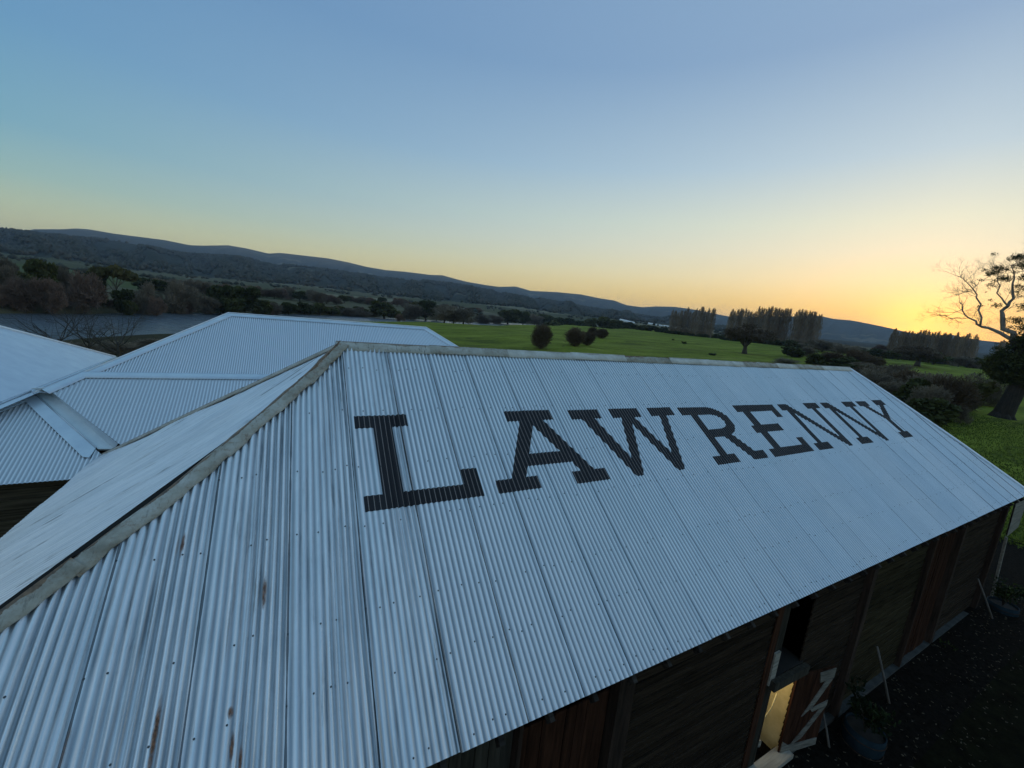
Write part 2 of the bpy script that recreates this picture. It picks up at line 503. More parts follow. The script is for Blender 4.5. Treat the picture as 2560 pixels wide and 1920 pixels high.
WOOD = [(-180, .02), (-60, 0.03), (-30, .048), (-23.31, 0.05159), (-22.06, 0.05276), (-20.84, 0.05301), (-20.07, 0.05267), (-18.03, 0.05659), (-16.32, 0.05914), (-14.02, 0.05711), (-12.06, 0.05327), (-10.48, 0.05356), (-7.11, 0.05931), (-4.72, 0.05959), (-2.22, 0.05643), (0.46, 0.05724), (3.32, 0.05807), (6.29, 0.05693), (9.39, 0.05378), (13.43, 0.05747), (18.5, 0.05982), (21.15, 0.05621), (24.62, 0.05189), (28.47, 0.04598), (31.85, 0.04389), (37.08, 0.03509), (42.38, 0.02935), (47.24, 0.0251), (52.48, 0.0200), (58, .013), (70, .012), (180, .012)]
BASE = [(-180, .004), (-40, .012), (-20.25, 0.0185), (-18.74, 0.01716), (-14.61, 0.0139), (-10.55, 0.01436), (-6.03, 0.01622), (0.47, 0.01946), (7.87, 0.01747), (16.11, 0.01782), (22.99, 0.01839), (28.32, 0.0206), (33.72, 0.01515), (40.68, 0.01325), (47.18, 0.0125), (52.53, 0.0105), (60, .005), (75, .003), (180, .003)]
RE = [(-180, 60), (-40, 70), (-24, 92), (-16, 105), (0, 150), (6, 185), (18, 227), (26, 240), (32, 295), (38, 420), (180, 420)]
RF = [(-180, 110), (-40, 140), (-24, 160), (-18, 176), (-11, 207), (-1, 266), (8, 317), (22, 422), (29, 610), (38, 850), (180, 850)]
def tab(T, x):
    a = np.array(T)
    return np.interp(x, a[:, 0], a[:, 1])
def sstep(x, a, b):
    t = np.clip((x - a) / (b - a), 0, 1)
    return t * t * (3 - 2 * t)
RB, RW, RFAR = 1200.0, 2600.0, 6000.0
WATER = -3.0
def terrain(az, r):
    """height at azimuth (deg, clockwise from +Y) and range (m)"""
    az = np.asarray(az, float); r = np.asarray(r, float)
    azw = (az + 180) % 360 - 180
    s = 0.012 * sstep(azw, 8, 35) * (1 - sstep(azw, 100, 140))
    near = s * np.minimum(r, 520)
    near = near + 0.35 * np.sin(r * 0.05 + azw * 0.23) * sstep(r, 40, 110) * (r < 600) + 0.15 * np.sin(r * .13 - azw * .4) * sstep(r, 40, 90)
    re, rf = tab(RE, azw), tab(RF, azw)
    near = near - 2.6 * sstep(r, 48, re) * (1 - sstep(azw, -8, 6)) * sstep(azw, -150, -110)
    chan = 1 - sstep(azw, 39, 43)
    chan = chan * sstep(azw, -150, -120)
    rise = sstep(r, re, re + 14)
    left = near * (1 - rise) + (WATER - 1.3) * rise
    fb = sstep(r, rf - 3, rf + 7)
    zb = EYE + RB * tab(BASE, azw)
    tt = np.clip((r - rf - 5) / (RB - rf), 0, 1)
    bank = -1.2 + (zb + 1.2) * tt ** 1.15
    river = left * (1 - fb) + bank * fb
    tr = np.clip((r - 520) / (RB - 520), 0, 1)
    dry = near + (zb - s * 520) * tr * (r > 520)
    z = river * chan + dry * (1 - chan)
    zw = EYE + RW * tab(WOOD, azw)
    zf = EYE + RFAR * tab(FAR, azw)
    zd = EYE + 3500 * tab(WOOD, azw) * 0.86
    t1 = np.clip((r - RB) / (RW - RB), 0, 1)
    t1s = t1 ** 1.15
    und = 14 * np.sin(azw * .9 + 1) * np.sin(t1 * PI) + 9 * np.sin(azw * 2.3 + r * .004) * np.sin(t1 * PI)
    und = und * (1 - sstep(azw, 50, 60))
    z = np.where(r > RB, zb + (zw - zb) * t1s + und, z)
    t2 = np.clip((r - RW) / (3500 - RW), 0, 1)
    z = np.where(r > RW, zw + (zd - zw) * t2, z)
    t3 = np.clip((r - 3500) / (RFAR - 3500), 0, 1)
    rid = (zf - zd) * (t3 ** 1.4) + 12 * np.sin(azw * 1.7 + r * .002) * np.sin(t3 * PI) + 8 * np.sin(azw * 5.1 - r * .003) * np.sin(t3 * PI)
    z = np.where(r > 3500, zd + rid, z)
    t4 = np.clip((r - RFAR) / 3000, 0, 1)
    z = np.where(r > RFAR, zf * (1 - 0.7 * t4), z)
    return z
def ground_z(x, y):
    return float(terrain(math.degrees(math.atan2(x, y)), math.hypot(x, y)))
def P_az(az, r):
    a = math.radians(az)
    x, y = r * math.sin(a), r * math.cos(a)
    return x, y, float(terrain(az, r))

azs = np.concatenate([np.arange(-180, -40, 4.0), np.arange(-40, 95, 0.3), np.arange(95, 180.1, 4.0)])
def polar(r_list, name, mat):
    A, R = np.meshgrid(azs, r_list, indexing='ij')
    Z = terrain(A, R)
    fine = ((R > 1150) * 1.0)
    nz = np.sin(A * 7.3 + R * .013) * np.sin(A * 3.1 - R * .021) + .5 * np.sin(A * 17 + R * .03)
    Z = Z + fine * nz * np.where(R > 3000, 1.5, 1.5) * (np.abs(R - RFAR) > 700)
    X = R * np.sin(np.radians(A)); Y = R * np.cos(np.radians(A))
    V = np.stack([X, Y, Z], -1).reshape(-1, 3)
    n, k = A.shape
    i = np.arange(n - 1)[:, None] * k + np.arange(k - 1)[None, :]
    F = np.stack([i, i + 1, i + k + 1, i + k], -1).reshape(-1, 4)
    me = np_mesh(name, V, F, mat, True)
    if name == 'ground':
        me.materials.append(M_PAST)
        Ac, Rc = A[:-1, :-1].ravel(), R[:-1, :-1].ravel()
        mi = ((Rc > tab(RF, Ac) - 6) & (Ac < 41) & (Ac > -150)).astype(np.int32)
        me.polygons.foreach_set('material_index', mi)
    o = link(bpy.data.objects.new(name, me))
    return tag(o, kind='structure')

def grass_mat():
    t = NT('paddock_grass')
    p = t.N('ShaderNodeNewGeometry').outputs['Position']
    def mp(sx, sy):
        m_ = t.N('ShaderNodeMapping'); m_.inputs['Scale'].default_value = (sx, sy, sx); t.L(p, m_.inputs[0]); return m_.outputs[0]
    a = t.noise(mp(.035, .07), 1, 9, .7)
    b = t.noise(mp(1.1, 1.1), 1, 8, .75)
    c = t.noise(mp(.012, .03), 1, 5, .6)
    f = t.math('ADD', t.math('MULTIPLY', a, .65), t.math('MULTIPLY', b, .35))
    col = t.ramp(f, [(0.38, (0.070, 0.085, 0.014)), (0.46, (0.14, 0.165, 0.020)), (0.53, (0.185, 0.215, 0.026)), (0.62, (0.28, 0.285, 0.055))])
    col = t.mix(t.math('MULTIPLY', t.ramp(c, [(.52, 0.), (.68, 1.)]), .35), col, (0.13, 0.12, 0.04))
    trk = t.noise(mp(.02, .09), 1, 3, .5, 1.2)
    tl = t.math('ABSOLUTE', t.math('SUBTRACT', trk, .5))
    col = t.mix(t.math('MULTIPLY', t.math('LESS_THAN', tl, .012), .45), col, (.05, .055, .018))
    # dark soil yard beside the shed
    sep = t.N('ShaderNodeSeparateXYZ'); t.L(p, sep.inputs[0])
    low = t.math('LESS_THAN', t.math('ADD', sep.outputs[2], t.math('MULTIPLY', b, .8)), -.15)
    col = t.mix(low, col, t.ramp(b, [(.35, (.022, .018, .011)), (.65, (.075, .065, .032))]))
    wob = t.noise(mp(2.5, 2.5), 1, 5, .6)
    x_, y_ = sep.outputs[0], sep.outputs[1]
    yy = t.math('ADD', y_, t.math('MULTIPLY_ADD', wob, .5, -.25))
    soil = t.math('MULTIPLY', t.math('GREATER_THAN', yy, -9), t.math('LESS_THAN', yy, 16.5))
    soil = t.math('MULTIPLY', soil, t.math('LESS_THAN', t.math('ADD', x_, t.math('MULTIPLY', wob, 4)), 33.0))
    soil = t.math('MULTIPLY', soil, t.math('GREATER_THAN', x_, -20.0))
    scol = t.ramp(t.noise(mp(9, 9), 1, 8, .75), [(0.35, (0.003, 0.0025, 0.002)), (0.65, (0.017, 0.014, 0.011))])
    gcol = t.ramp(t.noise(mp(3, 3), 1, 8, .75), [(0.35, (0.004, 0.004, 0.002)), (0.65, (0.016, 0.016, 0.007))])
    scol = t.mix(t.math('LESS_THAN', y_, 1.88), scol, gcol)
    # mown strip between path edge and camera: turf colour darkened to stand for shade
    col = t.mix(soil, col, scol)
    t.set('Base Color', col)
    t.set('Roughness', 0.95)
    t.set('Specular IOR Level', 0.05)
    t.bump(t.noise(mp(4, 4), 1, 8, .8), .9, .12)
    return t.m
M_GRASS = grass_mat()
def far_mat():
    t = NT('valley_pasture')
    p = t.N('ShaderNodeNewGeometry').outputs['Position']
    def mp(s_, off=0):
        m_ = t.N('ShaderNodeMapping'); m_.inputs['Scale'].default_value = (s_, s_, s_); m_.inputs['Location'].default_value = (off, off, 0); t.L(p, m_.inputs[0]); return m_.outputs[0]
    vor = t.N('ShaderNodeTexVoronoi'); vor.inputs['Scale'].default_value = 1; t.L(mp(.0042), vor.inputs['Vector'])
    sepc = t.N('ShaderNodeSeparateXYZ'); t.L(vor.outputs['Color'], sepc.inputs[0])
    field = t.ramp(sepc.outputs[0], [(0.0, (0.088, 0.090, 0.045)), (0.25, (0.13, 0.118, 0.068)), (0.5, (0.22, 0.195, 0.125)), (0.78, (0.085, 0.105, 0.036)), (0.92, (0.14, 0.13, 0.085))], 'CONSTANT')
    n = t.noise(mp(.05), 1, 8, .7)
    col = t.mix(t.math('MULTIPLY', t.ramp(n, [(.35, 0.), (.7, 1.)]), .5), field, (0.06, 0.055, 0.03))
    t.set('Base Color', col); t.set('Roughness', 1.0); t.set('Specular IOR Level', 0.05)
    return t.m
M_PAST = far_mat()
def hill_mat():
    t = NT('wooded_hillside')
    p = t.N('ShaderNodeNewGeometry').outputs['Position']
    def mp(s_, sz=None):
        m_ = t.N('ShaderNodeMapping'); m_.inputs['Scale'].default_value = (s_, s_, sz or s_); t.L(p, m_.inputs[0]); return m_.outputs[0]
    n = t.noise(mp(.02), 1, 9, .72)
    col = t.ramp(n, [(0.3, (0.018, 0.026, 0.018)), (0.55, (0.050, 0.055, 0.042)), (0.75, (0.095, 0.085, 0.065))])
    c = t.noise(mp(.0022), 1, 5, .55)
    col = t.mix(t.math('MULTIPLY', t.ramp(c, [(.60, 0.), (.63, 1.)]), .8), col, (0.17, 0.145, 0.095))
    t.set('Base Color', col); t.set('Roughness', 1.0); t.set('Specular IOR Level', 0.05)
    t.bump(n, 1.0, 12.0)
    return t.m
M_HILL = hill_mat()

r1 = np.concatenate([[0.0], np.linspace(1.0, 60, 30), np.linspace(62, 200, 70), np.geomspace(204, 640, 70)])
polar(r1, 'ground', M_GRASS)
r2 = np.geomspace(640, 1200, 24)
polar(np.concatenate([[640], r2[1:]]), 'pasture', M_PAST)
r3 = np.concatenate([np.linspace(1200, 2600, 50), np.linspace(2640, 3500, 12), np.linspace(3560, 6000, 50), np.linspace(6200, 9000, 8)])
polar(r3, 'hills', M_HILL)

# river
def water_mat():
    t = NT('river_water')
    p = t.N('ShaderNodeNewGeometry').outputs['Position']
    m_ = t.N('ShaderNodeMapping'); m_.inputs['Scale'].default_value = (.10, .34, 1); m_.inputs['Rotation'].default_value = (0, 0, -.45); t.L(p, m_.inputs[0])
    n = t.noise(m_.outputs[0], 1.0, 9, .68, .6)
    m2 = t.N('ShaderNodeMapping'); m2.inputs['Scale'].default_value = (.03, .05, 1); t.L(p, m2.inputs[0])
    big = t.noise(m2.outputs[0], 1.0, 4, .6)
    t.set('Base Color', (0.075, 0.09, 0.105, 1))
    t.set('Roughness', t.math('MULTIPLY_ADD', big, .45, .06))
    t.set('Specular IOR Level', 0.6)
    t.set('IOR', 1.33)
    t.bump(n, 1.0, 1.3)
    return t.m
M_WATER = water_mat()
mb = MB()
wa = np.arange(-130, 43.1, 2.0)
V = []; F = []
for i, a in enumerate(wa):
    a_ = math.radians(a)
    for r in (40, 100, 300, 900):
        V.append((r * math.sin(a_), r * math.cos(a_), WATER))
    if i:
        for k in range(3):
            b = i * 4 + k
            F.append((b - 4, b, b + 1, b - 3))
mb.add(V, F)
tag(mb.build('river', M_WATER), kind='structure')

# ------------------------------------------------------------------ foliage builders
def foliage_mat(name, c1, c2, c3, trans=0.25, scale=.5, rnd=.35):
    t = NT(name)
    v = t.coord('Object')
    oi = t.N('ShaderNodeObjectInfo')
    f = t.noise(v, scale, 5, .7)
    f = t.math('ADD', f, t.math('MULTIPLY_ADD', oi.outputs['Random'], rnd * .5, -rnd * .25))
    col = t.ramp(f, [(.3, c1), (.5, c2), (.72, c3)])
    t.set('Base Color', col)
    t.set('Roughness', .8)
    t.set('Specular IOR Level', .2)
    if trans:
        tr = t.N('ShaderNodeBsdfTranslucent'); t.L(col, tr.inputs[0])
        mx = t.N('ShaderNodeMixShader'); mx.inputs[0].default_value = trans
        t.L(t.b.outputs[0], mx.inputs[1]); t.L(tr.outputs[0], mx.inputs[2]); t.L(mx.outputs[0], t.out.inputs['Surface'])
    return t.m
M_EVER = foliage_mat('evergreen_leaves', (0.030, 0.038, 0.014), (0.075, 0.082, 0.026), (0.16, 0.145, 0.045))
M_OLIVE = foliage_mat('olive_gold_leaves', (0.05, 0.052, 0.02), (0.12, 0.105, 0.038), (0.22, 0.16, 0.055))
M_WILLOW = foliage_mat('reddish_willow_twigs', (0.10, 0.072, 0.055), (0.20, 0.135, 0.10), (0.30, 0.20, 0.14), .1)
M_GREYTW = foliage_mat('grey_brown_twigs', (0.09, 0.075, 0.055), (0.19, 0.155, 0.11), (0.29, 0.235, 0.165), .1)
M_HAW = foliage_mat('hawthorn_twigs', (0.06, 0.042, 0.026), (0.12, 0.085, 0.052), (0.19, 0.13, 0.078), .1)
M_POPL = foliage_mat('poplar_twigs', (0.14, 0.105, 0.065), (0.27, 0.20, 0.125), (0.42, 0.31, 0.19), .15, .25)
M_BARK = simple('bark', (0.05, 0.042, 0.034), (0.14, 0.12, 0.10), 3, .95, 0, .5, (3, 3, .7), bdist=.05)
M_DKBARK = simple('dark_furrowed_bark', (0.012, 0.009, 0.006), (0.042, 0.032, 0.023), 2, .95, 0, .6, (3, 3, .5), bdist=.08)
M_PALEBARK = simple('pale_bark', (0.14, 0.12, 0.10), (0.34, 0.30, 0.26), 2, .9, 0, .4, (3, 3, .7), bdist=.04)
M_BLACKTW = simple('dark_bare_branches', (0.03, 0.026, 0.022), (0.08, 0.07, 0.06), 3, .95)

def cards(P, D, Wd, Ln, name, mat, jit=1.0):
    """quads at points P, long axis D (n,3), width Wd, length Ln"""
    n = len(P)
    rv = rng.normal(size=(n, 3))
    S = np.cross(D, rv); S /= np.linalg.norm(S, axis=1)[:, None] + 1e-9
    D = D / (np.linalg.norm(D, axis=1)[:, None] + 1e-9)
    hw = (Wd / 2)[:, None] if hasattr(Wd, '__len__') else Wd / 2
    hl = (Ln / 2)[:, None] if hasattr(Ln, '__len__') else Ln / 2
    a = P - D * hl - S * hw * .7; b = P - D * hl + S * hw * .7; c = P + D * hl + S * hw; d = P + D * hl - S * hw
    V = np.stack([a, b, c, d], 1).reshape(-1, 3)
    F = np.arange(4 * n).reshape(-1, 4)
    return np_mesh(name, V, F, mat)

def lobe_points(lobes, n, shell=.55):
    """lobes (cx,cy,cz,rx,ry,rz)"""
    L = np.array(lobes, float)
    w = L[:, 3] * L[:, 4] * L[:, 5]
    idx = rng.choice(len(L), n, p=w / w.sum())
    d = rng.normal(size=(n, 3)); d /= np.linalg.norm(d, axis=1)[:, None]
    r = shell + (1 - shell) * rng.random(n) ** .6
    q = rng.random(n) < .25
    r[q] *= rng.random(q.sum()) ** .4
    C = L[idx]
    return C[:, :3] + d * r[:, None] * C[:, 3:6] * (1 + .12 * rng.normal(size=(n, 1))), d

def crown_mesh(name, mat, nl, n, size, flat=1.0, spread=1.0, zc=.62, seed_lobes=None):
    """unit crown: height 1, half width ~.5"""
    lobes = seed_lobes or []
    if not lobes:
        lobes.append((0, 0, zc - .05, .26 * spread, .26 * spread, .26 * flat))
        for k in range(nl):
            a = rng.random() * 2 * PI
            rr = .30 * spread * math.sqrt(rng.random())
            z = zc + (.5 - rng.random()) * .52 * flat
            sc_ = (.13 + .09 * rng.random())
            lobes.append((rr * math.cos(a), rr * math.sin(a), min(z, .92 - sc_ * .8), sc_, sc_, sc_ * .75))
    P, d = lobe_points(lobes, n)
    D = rng.normal(size=(n, 3)) + d * .6
    s_ = size * (.6 + .8 * rng.random(n))
    return cards(P, D, s_, s_ * 1.4, name, mat)

def twig_mesh(name, mat, n, w, ln, kind='dome'):
    """unit bush/tree of fine twigs, height 1"""
    if kind == 'column':
        z = rng.random(n) ** .9
        prof = .050 + .028 * np.sin(z * PI) - .045 * z ** 9
        a = rng.random(n) * 2 * PI
        rr = prof * np.sqrt(rng.random(n)) * 1.1
        P = np.stack([rr * np.cos(a), rr * np.sin(a), .03 + z * .95], 1)
        D = np.stack([np.cos(a) * .18, np.sin(a) * .18, np.ones(n)], 1)
        D = D + rng.normal(size=(n, 3)) * .15
    else:
        lobes = []
        if kind == 'ball':
            lobes.append((0, 0, .47, .36, .36, .40))
            lobes.append((0, 0, .22, .24, .24, .22))
            for k in range(8):
                a = rng.random() * 2 * PI; z = .25 + .55 * rng.random()
                rr = .24 * math.sin(min(1, (1.05 - z) / .6) * PI / 2)
                s_ = .13 + .09 * rng.random()
                lobes.append((rr * math.cos(a), rr * math.sin(a), z, s_, s_, s_ * 1.05))
        else:
            lobes.append((0, 0, .45, .26, .26, .34))
            for k in range(13):
                a = rng.random() * 2 * PI; z = .16 + .66 * rng.random()
                rr = .36 * math.sqrt(max(.05, 1 - ((z - .32) / .62) ** 2)) * (.5 + .6 * rng.random())
                s_ = .13 + .10 * rng.random()
                lobes.append((rr * math.cos(a), rr * math.sin(a), z, s_, s_, s_ * .95))
        P, d = lobe_points(lobes, n, .5)
        D = d * .9 + np.array([0, 0, .55]) + rng.normal(size=(n, 3)) * .45
        P[:, 2] = np.abs(P[:, 2])
    L_ = ln * (.5 + rng.random(n))
    return cards(P, D, np.full(n, w), L_, name, mat)

def trunk_mesh(name, mat, h=.6, r=.035, limbs=5, lean=.02, spread=.28, top=.8):
    mb = MB()
    pts = [(0, 0, -.03), (lean * .3, 0, h * .3), (lean, lean * .5, h * .65), (lean * 1.4, 0, h)]
    mb.tube(pts, [r * 1.4, r, r * .75, r * .45], 7)
    for k in range(limbs):
        a = 2 * PI * k / limbs + rng.random() * .8
        z0 = h * (.45 + .4 * rng.random())
        e = (spread * math.cos(a) * (.6 + .5 * rng.random()), spread * math.sin(a) * (.6 + .5 * rng.random()), z0 + (top - z0) * (.5 + .5 * rng.random()))
        mid = (e[0] * .45 + lean * .5, e[1] * .45, (z0 + e[2]) / 2 - .02)
        mb.tube([(lean * .7, 0, z0), mid, e], [r * .5, r * .35, r * .12], 5)
    return mb.mesh(name, mat, True)

LIB = {}
def lib(kind):
    if kind in LIB: return LIB[kind]
    out = []
    for k in range(6):
        if kind == 'evergreen':
            c = crown_mesh('crown', M_EVER, 11, 3600, .055, 1.0, 1.0, .52); t_ = trunk_mesh('trunk', M_BARK, .45, .03, 4)
        elif kind == 'shrub':
            c = crown_mesh('crown', M_EVER, 8, 2200, .07, 1.25, 1.15, .45); t_ = trunk_mesh('trunk', M_BARK, .3, .025, 3)
        elif kind == 'gum':
            lo = []
            for j in range(13):
                a = rng.random() * 2 * PI; rr = .42 * math.sqrt(rng.random())
                s_ = .10 + .07 * rng.random()
                lo.append((rr * math.cos(a), rr * math.sin(a), .84 - rr * .42 - .05 * rng.random(), s_ * 1.3, s_ * 1.3, s_ * .6))
            c = crown_mesh('crown', M_OLIVE, 0, 2600, .05, seed_lobes=lo); t_ = trunk_mesh('trunk', M_PALEBARK, .5, .022, 9, .03, .40, .8)
        elif kind == 'willow':
            c = twig_mesh('crown', M_WILLOW, 4200, .014, .11); t_ = trunk_mesh('trunk', M_BARK, .35, .02, 7, .02, .35, .8)
        elif kind == 'grey':
            c = twig_mesh('crown', M_GREYTW, 3600, .013, .12); t_ = trunk_mesh('trunk', M_BARK, .4, .02, 8, .02, .36, .85)
        elif kind == 'sparse':
            c = twig_mesh('crown', M_GREYTW, 1500, .010, .20); t_ = trunk_mesh('trunk', M_BLACKTW, .45, .02, 12, .03, .42, .95)
        elif kind == 'spreading':
            lo = []
            for j in range(15):
                a = rng.random() * 2 * PI; rr = .40 * math.sqrt(rng.random()); s_ = .11 + .07 * rng.random()
                lo.append((rr * math.cos(a), rr * math.sin(a), .50 + (.34 - rr * .5) * rng.random(), s_ * 1.25, s_ * 1.25, s_ * .8))
            P, d = lobe_points(lo, 4200, .45)
            c = cards(P, d * .8 + rng.normal(size=P.shape) * .7 + np.array([0, 0, .3]), np.full(4200, .013), .08 * (.5 + rng.random(4200)), 'crown', M_HAW)
            t_ = trunk_mesh('trunk', M_BARK, .42, .045, 9, .03, .40, .75)
        elif kind == 'hawthorn':
            c = twig_mesh('crown', M_HAW, 5200, .014, .09, 'ball'); t_ = trunk_mesh('trunk', M_BARK, .3, .03, 5, .01, .2, .6)
        elif kind == 'poplar':
            c = twig_mesh('crown', M_POPL, 560, .005, .09, 'column'); t_ = trunk_mesh('trunk', M_PALEBARK, .97, .010, 7, .004, .06, 1.0)
        out.append((c, t_))
    LIB[kind] = out
    return out

tree_count = 0
def plant(kind, name, az, r, h, w, label, cat='tree', group=None, dz=0.0):
    """one tree or shrub: Empty with crown and trunk"""
    global tree_count
    x, y, z = P_az(az, r)
    c, t_ = lib(kind)[int(rng.integers(0, 6))]
    tree_count += 1
    e = empty(name, (x, y, z + dz), rng.random() * 2 * PI, label, cat, group)
    e.scale = (w, w, h)
    link(bpy.data.objects.new('crown', c), e)
    link(bpy.data.objects.new('trunk', t_), e)
    return e

# ------------------------------------------------------------------ shed with the lettered roof
RY, RZ = 7.743, 8.09                 # ridge line
CP, SP = math.cos(0.62656), math.sin(0.62656)
TP = SP / CP
VE = 5.93                            # slope length down to the eave
HW = VE * CP
EAVE_Y, EAVE_Z = RY - HW, RZ - VE * SP
N1 = Vector((0, -SP, CP))
HL = [(0, .67), (.93, .07), (2.18, -.87), (2.88, -1.45), (3.41, -1.94), (3.78, -2.28), (5.93, -4.2)]
HR = [(0, 19.4), (1.41, 20.25), (2.68, 20.86), (3.7, 21.35), (4.53, 21.65), (5.93, 22.15)]
def vtop_u(u):
    if u < .67:
        return float(np.interp(-u, [-x for _, x in HL], [v for v, _ in HL]))
    if u > 19.4:
        return float(np.interp(u, [x for _, x in HR], [v for v, _ in HR]))
    return 0.0
ROWS = [0, .35, .7, 1.05, 1.4, 1.75, 2.1, 2.45, 2.8, 3.15, 3.5, 3.85, 4.2, 4.55, 4.9, 5.25, 5.6, VE]
SHEET_R = {k: (random.uniform(-1, 1), random.uniform(-1, 1), random.uniform(0, 6.28)) for k in range(-12, 32)}
def surf_h(u, v):
    """height of the sheet above the roof plane"""
    k = math.floor((u - U0) / SHW + 1e-6)
    fr = (u - U0) / SHW - k
    old = 1.0 if k < 0 else 0.0
    a, b, c = SHEET_R[max(-12, min(31, k))]
    amp = .0122
    uu = u
    if old:
        uu = u + .014 * math.sin(v * 1.3 + k * 2.1) + .011 * math.sin(u * 9 + v * .8) + .006 * math.sin(u * 23 + k)
        amp = .0115 + .0045 * math.sin(u * 6.1 + k) + .0015 * math.sin(v * 2.2 + u * 11)
    h = amp * math.cos(2 * PI * (uu - U0) / PITCH)
    h += .0045 * (1 - fr) + (.004 * a if old else .001 * a)
    h += (.010 * math.sin(v * 1.7 + c) * (1.3 if old else .35)) * (.4 + .6 * math.sin(u * 1.1 + b * 3) ** 2)
    if old: h += .006 * max(0, math.sin(u * 17 + math.sin(v * .9) * 2)) * (.5 + .5 * math.sin(v * .9 + u * 3))
    h += .012 * math.sin(u * .45 + 1) * math.sin(v * .5)
    return h
def surf(u, v, off=0.0):
    return Vector((u, RY - v * CP, RZ - v * SP)) + N1 * (surf_h(u, v) + off)

shed = empty('corrugated_iron_shed', (9, RY, 0), 0, 'long weatherboard shed under a weathered corrugated roof painted with big black letters', 'shed')
def child(o):   # keep world placement below an empty that is not at the origin
    o.matrix_parent_inverse = o.parent.matrix_world.inverted() if False else Matrix.Translation(-Vector(o.parent.location))
    return o

def sheet(k, parent):
    ua, ub = U0 + k * SHW, U0 + (k + 1) * SHW
    n = 80
    us = [ua + (ub - ua) * i / n for i in range(n + 1)]
    mb = MB()
    V, U = [], []
    bot = VE + .03 * SHEET_R[k][0] * (.35 if k < 0 else .12)
    for i, u in enumerate(us):
        ue = min(u, ub - 1e-5)
        vt = vtop_u(u)
        # columns outside the hips vanish
        if vt >= bot - .02: vt = bot - .02
        for r in ROWS:
            v = max(r, vt) if r < VE - 1e-6 else bot
            if u < .67 or u > 19.4:
                v = vt + (bot - vt) * (ROWS.index(r) / (len(ROWS) - 1))
            V.append(surf(ue, v)); U.append((u, v))
    m_ = len(ROWS)
    F = []
    for i in range(n):
        for j in range(m_ - 1):
            a = i * m_ + j
            F.append((a, a + 1, a + m_ + 1, a + m_))
    # folded down lip on the lap edge gives the seam its shadow
    mb.add(V, F, U)
    b = len(mb.v)
    LV, LF, LU = [], [], []
    for j in range(m_):
        p = V[j]
        LV += [p, p - N1 * .012]; LU += [(us[0], U[j][1])] * 2
    for j in range(m_ - 1):
        LF.append((2 * j, 2 * j + 1, 2 * j + 3, 2 * j + 2))
    mb.add(LV, LF, LU)
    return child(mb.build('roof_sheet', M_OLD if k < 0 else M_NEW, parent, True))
k0 = math.floor((-4.2 - U0) / SHW)
k1 = math.floor((22.14 - U0) / SHW)
for k in range(k0, k1 + 1):
    sheet(k, shed)

# left end slope (hip end), sheets run down towards -X
def xf(w): return float(np.interp(w / CP, [v for v, _ in HL], [x for _, x in HL]))
def xr(w): return .67 - 4.87 * w / HW
N2 = Vector((-TP, 0, 1.0)).normalized()
def end_surf(Y, w):
    w = max(w, 1e-4)
    t = (Y - (RY - w)) / (2 * w)
    t = min(1, max(0, t))
    x = xf(w) * (1 - t) + xr(w) * t
    h = .0085 * math.cos(2 * PI * Y / PITCH) + .012 * math.sin(w * 1.6 + Y) + .008 * math.sin(Y * 2.9 + w)
    kk = math.floor((Y - RY) / SHW)
    h += .006 * (((Y - RY) / SHW) - kk)
    return Vector((x, Y, RZ - w * TP)) + N2 * h
for k in range(-7, 7):
    ya, yb = RY + k * SHW, RY + (k + 1) * SHW
    ya, yb = max(ya, RY - HW), min(yb, RY + HW)
    if yb - ya < .02: continue
    n = max(2, int((yb - ya) / .0127))
    mb = MB(); V, U, F = [], [], []
    for i in range(n + 1):
        Y = ya + (yb - ya) * i / n
        w0 = min(abs(Y - RY), HW - .01)
        for j in range(13):
            w = w0 + (HW + .03 - w0) * j / 12
            V.append(end_surf(Y, w)); U.append((Y + U0 - RY, w * 1.2 + 7))
    for i in range(n):
        for j in range(12):
            a = i * 13 + j
            F.append((a, a + 13, a + 14, a + 1))
    mb.add(V, F, U)
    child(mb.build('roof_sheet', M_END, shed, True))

# rear slope and right end slope
def plane_sheet(P, uv, mat, parent, name='roof_sheet'):
    mb = MB(); mb.add(P, [tuple(range(len(P)))], uv)
    return mb.build(name, mat, parent)
def corr_face(xa, xb, ftop, fbot, Yfun, mat, parent, name='roof_sheet', step=PITCH / 6, rows=4, nvec=Vector((0, 0, 1)), amp=.011, phase=0.0):
    n = max(2, int((xb - xa) / step))
    V, U, F = [], [], []
    for i in range(n + 1):
        x = xa + (xb - xa) * i / n
        t0, t1 = ftop(x), fbot(x)
        h = amp * math.cos(2 * PI * (x - phase) / PITCH)
        for j in range(rows + 1):
            w = t0 + (t1 - t0) * j / rows
            V.append(Vector(Yfun(x, w)) + nvec * h); U.append((x, w * 1.17))
    m_ = rows + 1
    for i in range(n):
        for j in range(rows):
            a = i * m_ + j
            F.append((a, a + 1, a + m_ + 1, a + m_))
    mb = MB(); mb.add(V, F, U)
    return mb.build(name, mat, parent, True)
NR = Vector((0, SP, CP))
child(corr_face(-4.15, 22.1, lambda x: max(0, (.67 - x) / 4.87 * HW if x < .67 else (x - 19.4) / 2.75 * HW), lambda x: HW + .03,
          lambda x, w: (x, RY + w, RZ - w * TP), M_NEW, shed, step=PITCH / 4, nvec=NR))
child(plane_sheet([(19.4, RY, RZ), (22.15, RY - HW, EAVE_Z), (22.15, RY + HW, EAVE_Z)], [(0, 0), (5, 5), (-5, 5)], M_NEW, shed))

